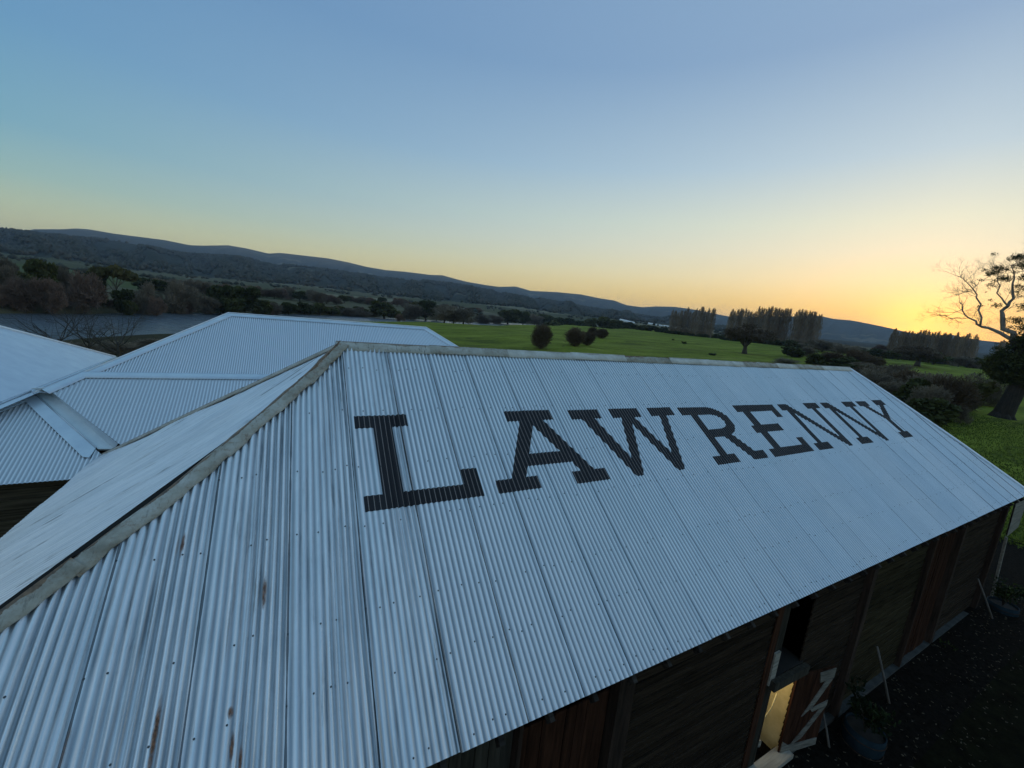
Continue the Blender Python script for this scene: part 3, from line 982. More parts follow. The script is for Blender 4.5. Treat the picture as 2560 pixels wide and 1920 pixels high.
# capping
def cap_strip(P, n1, n2, wd, mat, parent, name, roll=.045, lift=.02, sub=6, jit=0.004, thick=True, drop2=0.0, edge2=None):
    """P polyline along the crest; n1 / n2 normals of the two slopes"""
    V, F, U = [], [], []
    n1, n2 = Vector(n1).normalized(), Vector(n2).normalized()
    pts = []
    for a, b in zip(P[:-1], P[1:]):
        a, b = Vector(a), Vector(b)
        for i in range(sub):
            pts.append(a.lerp(b, i / sub))
    pts.append(Vector(P[-1]))
    L_ = 0
    for i, p in enumerate(pts):
        T = (pts[min(i + 1, len(pts) - 1)] - pts[max(i - 1, 0)]).normalized()
        d1 = n1.cross(T).normalized(); d2 = n2.cross(T).normalized()
        if d1.z > 0: d1 = -d1
        if d2.z > 0: d2 = -d2
        w1 = wd + random.uniform(-jit, jit) * 2; w2 = wd + random.uniform(-jit, jit) * 2
        e1, e2 = random.uniform(-jit, jit), random.uniform(-jit, jit)
        up = (n1 + n2).normalized()
        sec = [p + d1 * w1 + n1 * (lift - .012), p + d1 * w1 + n1 * (lift + e1), p + d1 * .04 + n1 * (lift + .012), p + d1 * .022 + up * (lift + roll * .9),
               p + up * (lift + roll * 1.25), p + d2 * .022 + up * (lift + roll * .9), p + d2 * .04 + n2 * (lift + .012), p + d2 * w2 + n2 * (lift + e2 - drop2), p + d2 * w2 + n2 * (lift - .012 - drop2)]
        if edge2 is not None:
            q2 = edge2(p); sec[7] = q2 + n2 * (.006 + e2); sec[8] = q2 - n2 * .008; sec[6] = (sec[5] * .45 + q2 * .55) + n2 * .012
        V += sec
        U += [(j * .05, L_) for j in range(9)]
        if i: L_ += (p - pts[i - 1]).length
    for i in range(len(pts) - 1):
        for j in range(8):
            a = i * 9 + j
            F.append((a, a + 1, a + 10, a + 9))
    mb = MB(); mb.add(V, F, U)
    return child(mb.build(name, mat, parent, True))
joints = [.62, 2.32, 4.01, 5.74, 7.41, 9.1, 10.76, 12.45, 14.24, 15.51, 17.17, 19.42]
for i, (a, b) in enumerate(zip(joints[:-1], joints[1:])):
    d = .010 * (i % 2)
    zz = RZ + d
    cap_strip([(a - .04, RY, zz + random.uniform(0, .008)), (b, RY, zz + random.uniform(-.006, .01))], N1, NR, .17, [M_CAPS, M_CAP, M_CAPW, M_CAPW, M_CAPR, M_CAPW, M_CAPW, M_CAPR, M_CAPW, M_CAPR, M_CAPW][i], shed, 'ridge_cap', .03, .02, 10)
# front-left hip, in the lengths the photo shows, slightly stepped
hip_pts = [(v, x) for v, x in HL]
def hipP(v): return Vector((float(np.interp(v, [a for a, _ in HL], [b for _, b in HL])), RY - v * CP, RZ - v * SP))
for i, (a, b) in enumerate([(.0, .95), (.9, 2.2), (2.15, 3.43), (3.38, 4.7), (4.65, VE)]):
    P = [hipP(a + (b - a) * j / 3) + Vector((0, 0, .012 * (i % 2) + .006)) for j in range(4)]
    P[0].z += .015
    cap_strip(P, N1, N2, .140, M_CAPR if i in (0, 4) else M_CAP, shed, 'hip_cap', .022, .03, 4, .009, edge2=lambda p: end_surf(p.y + .17, (RZ - p.z) / TP + .03) + N2 * .008)
def hipRr(w): return Vector((xr(w), RY + w, RZ - w * TP))
for i in range(3):
    a, b = i * HW / 3, (i + 1) * HW / 3 + .05
    cap_strip([hipRr(a + (b - a) * j / 3) + Vector((0, 0, .01 * (i % 2))) for j in range(4)], N2, NR, .15, M_CAP, shed, 'hip_cap', .02, .02, 4, .006)
NE = Vector((HW * TP / 2.75, 0, 1.0)).normalized()
for i, (a, b) in enumerate([(0, 1.45), (1.4, 2.9), (2.85, 4.4), (4.35, VE)]):
    P = [Vector((float(np.interp(a + (b - a) * j / 3, [v for v, _ in HR], [x for _, x in HR])), RY - (a + (b - a) * j / 3) * CP, RZ - (a + (b - a) * j / 3) * SP + .005)) for j in range(4)]
    cap_strip(P, N1, NE, .13, M_FLASH, shed, 'hip_cap', .02, .02, 3, .004)

# screws, one small domed head each, joined
mb = MB()
for v in (.62, 1.57, 2.58, 3.45, 4.45, 5.08, 5.80):
    k = k0 * 10
    u = -4.2
    while u < 22:
        step = random.choice((2, 3, 4, 6))
        u += step * PITCH
        uc = U0 + round((u - U0) / PITCH) * PITCH
        vv = v + random.uniform(-.035, .035)
        if vtop_u(uc) > vv - .15: continue
        c = surf(uc + .001, vv, .002)
        r = .0095
        ring = [c + Vector((math.cos(t) * r, math.sin(t) * r * CP, math.sin(t) * r * SP)) for t in [i * PI / 3 for i in range(6)]]
        top = [p + N1 * .006 for p in ring]
        mb.add(ring + top, [(6, 7, 8, 9, 10, 11)] + [(i, (i + 1) % 6, 6 + (i + 1) % 6, 6 + i) for i in range(6)])
o = child(mb.build('roofing_screws', M_SCREW, shed)); o['kind'] = 'stuff'

# painted letters: outlines in roof metres (u along the ridge, v down the slope)
A_, B_, C_, D_ = 1.65, 1.89, 3.04, 3.27
LET = {
 'L': [[(.76, A_), (1.56, A_), (1.56, B_), (1.31, B_), (1.31, C_), (2.22, C_), (2.22, 2.78), (2.48, 2.78), (2.48, D_), (.78, D_), (.78, C_), (1.03, C_), (1.03, B_), (.76, B_)]],
 'A': [[(3.36, A_), (4.37, A_), (4.37, B_), (4.12, B_), (4.72, C_), (4.98, C_), (4.98, D_ + .01), (4.23, D_ + .01), (4.23, C_), (4.42, C_), (4.335, 2.845), (3.41, 2.845), (3.30, C_), (3.52, C_), (3.51, D_), (2.72, D_), (2.73, C_), (3.03, C_), (3.615, B_), (3.36, B_)],
       [(3.85, 2.01), (4.18, 2.605), (3.535, 2.605)]],
 'W': [[(4.78, 1.67), (5.58, 1.67), (5.56, 1.91), (5.37, 1.91), (5.735, 2.90), (6.09, 1.915), (5.87, 1.915), (5.88, 1.665), (6.70, 1.665), (6.69, 1.915), (6.48, 1.915), (6.875, 2.88), (7.26, 1.91), (6.99, 1.91), (7.0, 1.67), (7.78, 1.67), (7.77, 1.91), (7.49, 1.91), (6.95, 3.285), (6.76, 3.29), (6.30, 2.09), (5.80, 3.29), (5.61, 3.29), (5.05, 1.91), (4.78, 1.91)]],
 'R': [[(8.0, 1.69), (9.03, 1.70), (9.22, 1.74), (9.37, 1.81), (9.50, 1.90), (9.57, 2.0), (9.61, 2.13), (9.60, 2.27), (9.53, 2.39), (9.40, 2.49), (9.22, 2.56), (9.56, 3.07), (9.87, 3.07), (9.86, 3.29), (9.33, 3.29), (8.90, 2.60), (8.51, 2.60), (8.51, 3.07), (8.79, 3.07), (8.79, 3.295), (8.0, 3.295), (8.0, 3.08), (8.27, 3.08), (8.28, 1.93), (8.01, 1.93)],
       [(8.51, 1.94), (9.0, 1.94), (9.16, 1.98), (9.28, 2.06), (9.33, 2.16), (9.30, 2.26), (9.20, 2.33), (9.04, 2.37), (8.51, 2.38)]],
 'E': [[(10.14, 1.68), (11.92, 1.70), (11.91, 2.15), (11.66, 2.15), (11.65, 1.92), (10.66, 1.92), (10.66, 2.35), (11.39, 2.35), (11.39, 2.58), (10.67, 2.58), (10.66, 3.06), (11.66, 3.06), (11.66, 2.835), (11.92, 2.84), (11.91, 3.285), (10.14, 3.30), (10.14, 3.07), (10.38, 3.07), (10.38, 2.59), (10.195, 2.59), (10.195, 2.36), (10.37, 2.36), (10.36, 1.91), (10.14, 1.91)]],
 'N': [[(0, 1.70), (.48, 1.70), (1.60, 2.98), (1.58, 1.915), (1.38, 1.915), (1.38, 1.69), (2.13, 1.69), (2.10, 1.91), (1.86, 1.91), (1.84, 3.29), (1.63, 3.29), (.44, 2.0), (.43, 3.07), (.73, 3.07), (.74, 3.29), (.02, 3.29), (0, 3.07), (.23, 3.07), (.22, 1.93), (0, 1.93)]],
 'Y': [[(16.9, 1.69), (17.67, 1.69), (17.64, 1.905), (17.46, 1.905), (17.86, 2.35), (18.36, 1.895), (18.16, 1.895), (18.18, 1.655), (18.96, 1.655), (18.93, 1.89), (18.70, 1.895), (18.06, 2.52), (18.06, 3.035), (18.28, 3.035), (18.27, 3.27), (17.48, 3.28), (17.47, 3.05), (17.76, 3.045), (17.74, 2.52), (17.12, 1.91), (16.88, 1.91)]],
}
DU = .0095
def paint_letter(loops, du, label):
    edges = []
    for lp in loops:
        for a, b in zip(lp, lp[1:] + lp[:1]):
            edges.append(((a[0] + du, a[1]), (b[0] + du, b[1])))
    umin = min(p[0] for e in edges for p in e); umax = max(p[0] for e in edges for p in e)
    i0, i1 = math.floor((umin - U0) / (SHW / 80)), math.ceil((umax - U0) / (SHW / 80))
    st = SHW / 80
    mb = MB()
    for i in range(i0, i1):
        ua, ub = U0 + i * st, U0 + (i + 1) * st
        uc = (ua + ub) / 2
        cr = []
        for (a, b) in edges:
            if (a[0] - uc) * (b[0] - uc) < 0:
                s_ = (b[1] - a[1]) / (b[0] - a[0])
                v = a[1] + s_ * (uc - a[0])
                s_ = max(-4, min(4, s_))
                cr.append((v, s_))
        cr.sort()
        for (va, sa), (vb, sb) in zip(cr[0::2], cr[1::2]):
            cuts = [0.0] + [(r - va) / (vb - va) for r in ROWS if va + .01 < r < vb - .01] + [1.0]
            V, U = [], []
            for c in cuts:
                for uu in (ua, ub):
                    v = (va + sa * (uu - uc)) * (1 - c) + (vb + sb * (uu - uc)) * c
                    ue = min(max(uu, ua + 1e-6), ub - 1e-6)
                    V.append(surf(ue, v, .0022)); U.append((uu, v))
            mb.add(V, [(2 * j, 2 * j + 2, 2 * j + 3, 2 * j + 1) for j in range(len(cuts) - 1)], U)
    o = child(mb.build('painted_letter', M_PAINT, shed))
    o['label'] = label
paint_letter(LET['L'], 0, 'black painted letter L')
paint_letter(LET['A'], 0, 'black painted letter A')
paint_letter(LET['W'], 0, 'black painted letter W')
paint_letter(LET['R'], 0, 'black painted letter R')
paint_letter(LET['E'], 0, 'black painted letter E')
paint_letter(LET['N'], 12.17, 'first black painted letter N')
paint_letter(LET['N'], 14.53, 'second black painted letter N')
paint_letter(LET['Y'], 0, 'black painted letter Y')

# ---- walls of the shed
WY = 3.29
def brd(mbx, x0, x1, z0, z1, y=WY, th=.02, tilt=0.0):
    c = ((x0 + x1) / 2, y, (z0 + z1) / 2)
    mbx.box(c, (x1 - x0, th, z1 - z0), Matrix.Rotation(tilt, 3, 'X'))
def boards_h(x0, x1, z0, z1, hgt, mat, name='weatherboard', cut=None):
    z = z0
    while z < z1 - .03:
        h = min(hgt, z1 - z)
        segs = [(x0, x1)]
        if cut:
            cx0, cx1, cz0, cz1 = cut
            if z + h > cz0 and z < cz1: segs = [(x0, cx0), (cx1, x1)]
        for a, b in segs:
            if b - a < .02: continue
            mb = MB()
            brd(mb, a, b, z, z + h + .015, WY + random.uniform(-.003, .003), .018, .10)
            child(mb.build(name, mat, shed))
        z += h
def boards_v(x0, x1, z0, z1, wd, mat, name='wall_plank', y=WY):
    x = x0
    while x < x1 - .02:
        w = min(wd * random.uniform(.85, 1.15), x1 - x)
        mb = MB()
        brd(mb, x + .004, x + w - .004, z0 + random.uniform(0, .03), z1, y + random.uniform(-.012, .012), .022)
        child(mb.build(name, mat, shed))
        x += w
ZT = 4.25
boards_h(-3.6, .55, .25, ZT, .26, M_WEATHER2)
boards_v(.6, 2.27, .2, ZT, .17, M_GREYV)
boards_v(2.31, 3.75, .2, 4.05, .19, M_REDWOOD)
boards_h(4.25, 7.72, .28, ZT, .165, M_WEATHER)
boards_v(7.72, 7.93, .1, ZT, .2, M_REDWOOD, 'door_jamb', WY - .02)
boards_v(7.94, 8.24, .1, 4.2, .3, M_GREYV)
boards_h(9.12, 11.28, .28, ZT, .165, M_WEATHER)
boards_h(11.52, 14.9, .28, ZT, .20, M_WEATHER2)
boards_v(14.95, 16.95, .2, ZT, .2, M_REDWOOD)
boards_h(17.5, 21.15, .28, ZT, .19, M_WEATHER)
def post(x, w=.2, z1=4.3, y=WY - .05, mat=None):
    mb = MB(); mb.box((x, y, z1 / 2), (w, .16, z1)); child(mb.build('wall_post', mat or M_POST, shed))
for x in (4.0, 11.4, 17.2, 21.3): post(x)
post(2.29, .05); post(14.92, .06); post(3.85, .10)
# plinth
for x0, x1 in ((-3.6, 7.9), (9.05, 21.3)):
    mb = MB(); mb.box(((x0 + x1) / 2, WY - .03, .12), (x1 - x0, .2, .26)); child(mb.build('footing', M_CONC, shed))
# back and end walls, inner dark lining behind the openings
mb = MB()
mb.box((8.9, RY + HW - .4, 2.2), (24.8, .05, 4.3))
mb.box((-3.6, RY, 2.2), (.05, 2 * HW - .8, 4.3))
mb.box((21.35, RY, 2.2), (.05, 2 * HW - .8, 4.3))
child(mb.build('rear_wall', M_WEATHER2, shed))
mb = MB(); mb.box((8.8, WY + .9, .04), (9.5, 1.7, .06)); child(mb.build('floor_slab', M_CONC, shed))
# top plate and rafter tails
mb = MB(); mb.box((8.9, WY + .02, 4.33), (24.9, .12, .12)); child(mb.build('wall_plate', M_FRAME, shed))
x = -3.1
while x < 21.9:
    mb = MB()
    a = Vector((x, EAVE_Y - .02, EAVE_Z - .10 - .02)); b = Vector((x, EAVE_Y + .9, EAVE_Z + .92 * TP - .12))
    mb.beam(a, b, .06, .12, (0, 0, 1))
    child(mb.build('rafter_tail', M_FRAME, shed))
    x += .622
# batten under the lower sheet edge
for i in range(9):
    mb = MB(); x0 = -4 + i * 2.9
    mb.beam((x0, EAVE_Y + .13, EAVE_Z + .02), (x0 + 2.88, EAVE_Y + .13, EAVE_Z + .02 + random.uniform(-.01, .01)), .05, .03); child(mb.build('roof_batten', M_FRAME, shed))
# soffit shade boards so the roof is solid from below
mb = MB()
mb.add([(-4.1, EAVE_Y + .3, EAVE_Z + .14), (22, EAVE_Y + .3, EAVE_Z + .14), (19.3, RY, RZ - .12), (.8, RY, RZ - .12)], [(0, 1, 2, 3)])
mb.add([(-4.1, RY + HW - .1, EAVE_Z - .03), (22, RY + HW - .1, EAVE_Z - .03), (19.3, RY, RZ - .14), (.8, RY, RZ - .14)], [(3, 2, 1, 0)])
child(mb.build('roof_lining', M_DARK, shed))

# stable doorway: lower opening lit from inside, upper opening dark
M_HAY = simple('yellowed_interior_board', (0.42, 0.34, 0.16), (0.62, 0.52, 0.28), 3, .7)
mb = MB()
mb.box((8.6, WY + .75, 1.25), (1.1, .03, 2.4))
mb.box((8.02, WY + .38, 1.25), (.03, .72, 2.4))
mb.box((9.18, WY + .38, 1.25), (.03, .72, 2.4))
child(mb.build('lit_room_lining', M_HAY, shed))
mb = MB(); mb.box((8.6, WY + .36, 2.46), (1.2, .78, .05)); child(mb.build('room_ceiling', M_DARK, shed))  # coloured near black so its sky-lit top passes for shade
mb = MB(); mb.tube([(8.75, WY + .10, 1.75), (8.72, WY + .12, 1.4), (8.55, WY + .16, 1.1), (8.34, WY + .2, 1.02)], .012, 6); child(mb.build('hanging_hose', M_HAY, shed, True))
mb = MB(); mb.box((8.45, WY + .35, .5), (.35, .3, .35), Matrix.Rotation(.5, 3, 'Z')); mb.box((8.7, WY + .3, .42), (.2, .22, .16), Matrix.Rotation(-.4, 3, 'Z')); child(mb.build('stored_box', M_PALE, shed))
lamp = bpy.data.lights.new('room_lamp', 'POINT')
lamp.energy = 14; lamp.color = (1.0, .86, .58); lamp.shadow_soft_size = .06
lo_ = bpy.data.objects.new('room_lamp', lamp); lo_.location = (8.32, WY + .3, 2.2); COL.objects.link(lo_)
mb = MB(); mb.box((8.62, WY - .10, 2.40), (1.25, .10, .19), Matrix.Rotation(.05, 3, 'Y')); child(mb.build('door_lintel', M_GREYV, shed))
mb = MB(); mb.box((8.6, WY - .12, .33), (1.3, .26, .10)); child(mb.build('door_step', M_PALE, shed))
mb = MB(); mb.box((8.05, WY - .03, 2.75), (.18, .04, .7)); child(mb.build('pale_patch_board', M_PALE, shed))
# lower door leaf swung open against the wall
dl = child(MB().build('door_leaf', M_REDWOOD, shed)) if False else None
mb = MB()
H0, H1 = Vector((8.98, WY - .06, 0)), Vector((10.05, 3.02, 0))
dv = (H1 - H0).normalized(); dn = Vector((dv.y, -dv.x, 0))
n_pl = 6
for i in range(n_pl):
    a = H0 + (H1 - H0) * (i / n_pl); b = H0 + (H1 - H0) * ((i + .96) / n_pl)
    m2 = MB()
    za, zb = .30, 2.28
    Vv = []
    for p in (a, b):
        for off in (0, .03):
            Vv += [p + dn * off + Vector((0, 0, za)), p + dn * off + Vector((0, 0, zb))]
    m2.add(Vv, [(0, 1, 5, 4), (2, 6, 7, 3), (0, 2, 3, 1), (4, 5, 7, 6), (1, 3, 7, 5), (0, 4, 6, 2)])
    if i == 0:
        door = child(m2.build('door', M_REDWOOD, shed))
        door['label'] = 'dark red half door with pale Z bracing standing open'
    else:
        o = m2.build('door_plank', M_REDWOOD, door)
def brace(z0, t0, z1, t1, w):
    a = H0 + (H1 - H0) * t0 + dn * .045; b = H0 + (H1 - H0) * t1 + dn * .045
    m2 = MB(); m2.beam(a + Vector((0, 0, z0)), b + Vector((0, 0, z1)), w, .03, dn) if False else m2.beam(a + Vector((0, 0, z0)), b + Vector((0, 0, z1)), .03, w, Vector((0, 0, 1)))
    m2.build('door_brace', M_PALE, door)
def patch(pts):
    m2 = MB()
    Q = [H0 + (H1 - H0) * t_ + dn * .045 + Vector((0, 0, z)) for t_, z in pts]
    k = len(Q)
    m2.add(Q + [p - dn * .018 for p in Q], [tuple(range(k)), tuple(range(2 * k - 1, k - 1, -1))] + [(i, k + i, k + (i + 1) % k, (i + 1) % k) for i in range(k)])
    m2.build('door_brace', M_PALEW, door)
patch([(.58, 2.22), (.99, 2.26), (.99, 2.02), (.64, 1.98)])
patch([(.80, 1.99), (.97, 2.0), (.60, 1.38), (.36, 1.20)])
patch([(.55, 1.34), (.99, 1.46), (.99, 1.33), (.62, 1.26)])
patch([(.84, 1.30), (.98, 1.31), (.50, .62), (.24, .50)])
patch([(.02, .66), (.20, .52), (.96, .50), (.97, .33), (.02, .32)])
# pale gable piece at the far corner
mb = MB(); mb.add([(22.3, 3.2, 4.25), (23.9, 3.2, 4.0), (23.9, 3.2, 2.9), (22.6, 3.2, 2.75)], [(0, 1, 2, 3)])
mb.add([(22.3, 3.24, 4.25), (23.9, 3.24, 4.0), (23.9, 3.24, 2.9), (22.6, 3.24, 2.75)], [(3, 2, 1, 0)])
o = mb.build('loading_hatch', M_PALE); tag(o, 'pale timber hatch panel hanging beyond the far corner of the shed', 'hatch')
mb = MB(); mb.beam((22.55, 3.2, 2.75), (22.9, 3.15, 0.6), .07, .05); mb.beam((22.9, 3.15, .6), (22.9, 3.15, 0), .07, .05)
tag(mb.build('timber_prop', M_PALE), 'pale upright timber under the hatch panel at the far corner', 'prop')

# ------------------------------------------------------------------ new roofed building behind
def T6(t): return t
bldg = empty('hipped_metal_roof_building', (0, 20, 0), 0, 'new building behind the shed with bright corrugated hipped roofs and a box gutter', 'building')
tb = .60
NB = Vector((0, -tb, 1)).normalized(); NBr = Vector((0, tb, 1)).normalized(); NBl = Vector((-tb, 0, 1)).normalized(); NBe = Vector((tb, 0, 1)).normalized()
BY, BZ, BX0, BX1 = 21.74, 7.74, -2.75, 6.15
child(corr_face(BX0 - 5.5, BX1 + 5.5, lambda x: max(0, BX0 - x, x - BX1), lambda x: 5.54, lambda x, w: (x, BY - w, BZ - w * tb), M_FRESH, bldg, step=PITCH / 6, rows=2, nvec=NB))
child(corr_face(BX0 - 5.5, BX1 + 5.5, lambda x: max(0, BX0 - x, x - BX1), lambda x: 5.54, lambda x, w: (x, BY + w, BZ - w * tb), M_FRESH, bldg, step=PITCH / 2, rows=1, nvec=NBr))
child(plane_sheet([(BX0, BY, BZ), (BX0 - 5.54, BY + 5.54, BZ - 5.54 * tb), (BX0 - 5.54, BY - 5.54, BZ - 5.54 * tb)], [(0, 0), (5, 5), (-5, 5)], M_FRESH, bldg))
child(plane_sheet([(BX1, BY, BZ), (BX1 + 5.54, BY - 5.54, BZ - 5.54 * tb), (BX1 + 5.54, BY + 5.54, BZ - 5.54 * tb)], [(0, 0), (5, 5), (-5, 5)], M_FRESH, bldg))
def fcap(P, n1, n2, wd=.24, name='hip_cap'):
    return cap_strip(P, n1, n2, wd, M_FLASH, bldg, name, .018, .022, 1, 0.0)
fcap([(BX0 - .02, BY, BZ), (BX1 + .02, BY, BZ)], NB, NBr, .2, 'ridge_cap')
fcap([(BX0, BY, BZ), (BX0 - 5.5, BY - 5.5, BZ - 5.5 * tb)], NB, NBl)
fcap([(BX1, BY, BZ), (BX1 + 5.5, BY - 5.5, BZ - 5.5 * tb)], NB, NBe)
for P in ([(BX0, BY, BZ + .05), (BX0 - 5.5, BY - 5.5, BZ - 5.5 * tb + .05)], [(BX0, BY, BZ + .05), (BX1, BY, BZ + .05)], [(BX1, BY, BZ + .05), (BX1 + 5.5, BY - 5.5, BZ - 5.5 * tb + .05)]):
    mb = MB(); mb.tube(P, .024, 6); child(mb.build('roll_highlight', M_WCAP_HILITE, bldg, True))  # white tubes added on the caps, horizon highlight put into their colour
# nearer, lower roof
t2 = .63
N2b = Vector((0, -t2, 1)).normalized(); N2r = Vector((0, t2, 1)).normalized(); N2l = Vector((-t2, 0, 1)).normalized()
CY, CZ, CX = 14.49, 6.29, -5.03
def vy(x): return 13.86 + (x + 5.39) * (12.37 - 13.86) / (-3.78 + 5.39)
def b2bot(x): return CY - (vy(x) if x < -3.75 else 12.28)
child(corr_face(-5.54, 5.0, lambda x: max(0, CX - x), b2bot, lambda x, w: (x, CY - w, CZ - w * t2), M_FRESH, bldg, step=PITCH / 6, rows=3, nvec=N2b, phase=.02))
child(corr_face(-6.5, 5.0, lambda x: max(0, CX - x), lambda x: 1.75, lambda x, w: (x, CY + w, CZ - w * t2), M_FRESH, bldg, step=PITCH / 2, rows=1, nvec=N2r))
child(plane_sheet([(CX, CY, CZ), (CX - 1.75, CY + 1.75, CZ - 1.75 * t2), (CX - 1.75, CY - 1.75, CZ - 1.75 * t2)], [(0, 0), (2, 2), (-2, 2)], M_FRESH, bldg))
fcap([(CX - .02, CY, CZ), (5.0, CY, CZ)], N2b, N2r, .2, 'ridge_cap')
fcap([(CX, CY, CZ), (CX - .56, CY - .56, CZ - .56 * t2)], N2b, N2l, .2)
# front left hip end (faces the camera)
t3 = .62
def z3(Y): return 4.37 + t3 * (Y - 11.86)
AX, AY = -5.89, 14.19
def hipY(x): return AY + (x - AX) * ((12.54 - 14.19) / (-4.25 + 5.89)) if x > AX else AY + (x - AX) * .98
N3 = Vector((0, -t3, 1)).normalized(); N3e = Vector((t3, 0, 1)).normalized(); N3w = Vector((-t3, 0, 1)).normalized()
child(corr_face(-8.2, -3.62, lambda x: -hipY(x), lambda x: -11.84, lambda x, w: (x, -w, z3(-w)), M_FRESH, bldg, step=PITCH / 6, rows=3, nvec=N3))
hA = Vector((AX, AY, z3(AY))); hB = Vector((-4.18, hipY(-4.18), z3(hipY(-4.18)))); hL = Vector((-8.2, hipY(-8.2), z3(hipY(-8.2))))
# broad flat flashing right of the hip end
def quad_strip(P, name, mat, th=.03):
    mb = MB()
    P = [Vector(p) for p in P]
    n = (P[1] - P[0]).cross(P[-1] - P[0]).normalized()
    if n.z < 0: n = -n
    Q = [p - n * th for p in P]
    k = len(P)
    mb.add(P + Q, [tuple(range(k)), tuple(range(2 * k - 1, k - 1, -1))] + [(i, k + i, k + (i + 1) % k, (i + 1) % k) for i in range(k)])
    return child(mb.build(name, mat, bldg))
lift = Vector((0, 0, .045))
def on3(x, y, dz=.045): return Vector((x, y, z3(y) + dz))
quad_strip([on3(AX - .02, AY), on3(-4.25, 12.54), on3(-4.30, 12.30), on3(-4.42, 12.33), on3(AX - .0, AY - .30)], 'hip_flashing', M_FLASH, .02)
quad_strip([on3(AX - .02, AY, .05), on3(AX, AY - .30, .05), on3(-8.2, hipY(-8.2) - .26, .05), on3(-8.2, hipY(-8.2), .05)], 'hip_flashing', M_FLASH, .02)
# roll along the flashing edge
mb = MB(); mb.tube([on3(AX, AY, .06), on3(-4.24, 12.53, .06)], .016, 6); child(mb.build('flashing_roll', M_FLASH, bldg, True))
mb = MB(); mb.tube([on3(AX, AY, .065), on3(-8.2, hipY(-8.2), .065)], .016, 6); child(mb.build('flashing_roll', M_FLASH, bldg, True))
# light lid of the box gutter, and the upstand to the lower roof
g0, g1 = on3(AX + .02, AY, .02), on3(-4.22, 12.54, .02)
g2, g3 = on3(-3.93, 12.53, .0), on3(AX + .38, AY - .02, .0)
quad_strip([g0, g1, g2, g3], 'box_gutter_lid', M_BOXG, .05)
u0_ = Vector((-5.42, 13.88, CZ - (CY - 13.88) * t2 + .015)); u1_ = Vector((-3.80, 12.37, CZ - (CY - 12.37) * t2 + .015))
mb = MB(); mb.add([g3 + Vector((-.02, 0, -.01)), g2 + Vector((0, 0, -.01)), u1_, u0_], [(0, 1, 2, 3)]); child(mb.build('gutter_upstand', M_FLASH, bldg))
quad_strip([on3(AX - .02, AY + .05, .09), on3(AX + .42, AY - .12, .10), Vector((CX - .40, CY - .45, CZ - .25)), Vector((CX - .62, CY - .42, CZ - .30))], 'saddle_flashing', M_BOXG, .02)
# open end of the box gutter with its timber
mb = MB(); mb.box((-4.06, 12.47, 4.64), (.30, .05, .16)); child(mb.build('gutter_end', M_DARK, bldg))
mb = MB(); mb.box((-4.10, 12.42, 4.50), (.22, .05, .15)); child(mb.build('gutter_block', M_PALE, bldg))
# walls
def bwall(x0, x1, y, z0, z1, hgt, mat, th=.03):
    z = z1
    while z > z0 + .02:
        h = min(hgt, z - z0)
        mb = MB(); mb.box(((x0 + x1) / 2, y + random.uniform(-.006, .006), z - h / 2 + .006), (x1 - x0, th, h - .012), Matrix.Rotation(.06, 3, 'X'))
        child(mb.build('wall_board', mat, bldg)); z -= h
bwall(-9.5, -3.6, 12.15, 2.3, 4.36, .24, M_WEATHER3)
bwall(-9.5, -3.6, 12.2, 0, 2.3, .30, M_WEATHER3)
mb = MB(); mb.box((-5.75, 12.05, 2.32), (6.5, .10, .08)); child(mb.build('wall_rail', M_POST, bldg))
for x in (-5.45, -7.3): 
    mb = MB(); mb.box((x, 12.1, 1.15), (.12, .1, 2.3)); child(mb.build('wall_stud', M_POST, bldg))
mb = MB()
mb.box((2, 16.6, 2.2), (17, .06, 4.4)); mb.box((2, 27, 2.2), (17, .06, 4.3)); mb.box((-8.0, 21.8, 2.2), (.06, 10.4, 4.3)); mb.box((11.4, 21.8, 2.2), (.06, 10.4, 4.3)); mb.box((-3.7, 14.3, 2.1), (.06, 4.4, 4.2))
mb.box((-9.4, 14, 2.1), (.06, 3.6, 4.2))
child(mb.build('side_wall', M_WEATHER2, bldg))

# smooth pale roof at the far left
left = empty('pale_roof_outbuilding', (-12, 22, 0), 0, 'outbuilding at the left edge with a smooth pale blue metal roof', 'building')
c0, c1 = Vector((-8.20, 18.1, 4.7)), Vector((-8.6, 28.4, 4.7))
c2 = Vector((-11.15, 25.1, 6.34)); c3 = Vector((-13.0, 22.7, 7.5)); c4 = Vector((-12.6, 18.1, 7.5))
mb = MB(); mb.add([c0, c1, c2, c3, c4], [(0, 1, 2, 3, 4)]); child(mb.build('roof_slope', M_BOXG if False else M_FLASH, left))
mb = MB(); mb.add([c1, Vector((-16.5, 28.3, 4.7)), c3, c2], [(0, 1, 2, 3)]); mb.add([Vector((-16.5, 28.3, 4.7)), Vector((-16.5, 18.1, 4.7)), c4, c3], [(0, 1, 2, 3)])
mb.add([Vector((-16.5, 18.1, 4.7)), c0, c4], [(0, 1, 2)])
child(mb.build('roof_slope', M_FLASH, left))
mb = MB(); mb.tube([c1, c2, c3], .06, 6); child(mb.build('hip_cap', M_WCAP_HILITE, left, True))
mb = MB(); mb.beam(c0 + Vector((.05, 0, -.06)), c1 + Vector((.05, 0, -.06)), .10, .11); child(mb.build('eave_gutter', M_FLASH, left))
mb = MB(); mb.beam(c0 + Vector((0, -.05, -.06)), Vector((-16.5, 18.05, 4.64)), .10, .11); child(mb.build('eave_gutter', M_FLASH, left))
mb = MB(); mb.box((-12.5, 23.2, 2.3), (7.6, 9.6, 4.6)); child(mb.build('wall', M_WEATHER2, left))

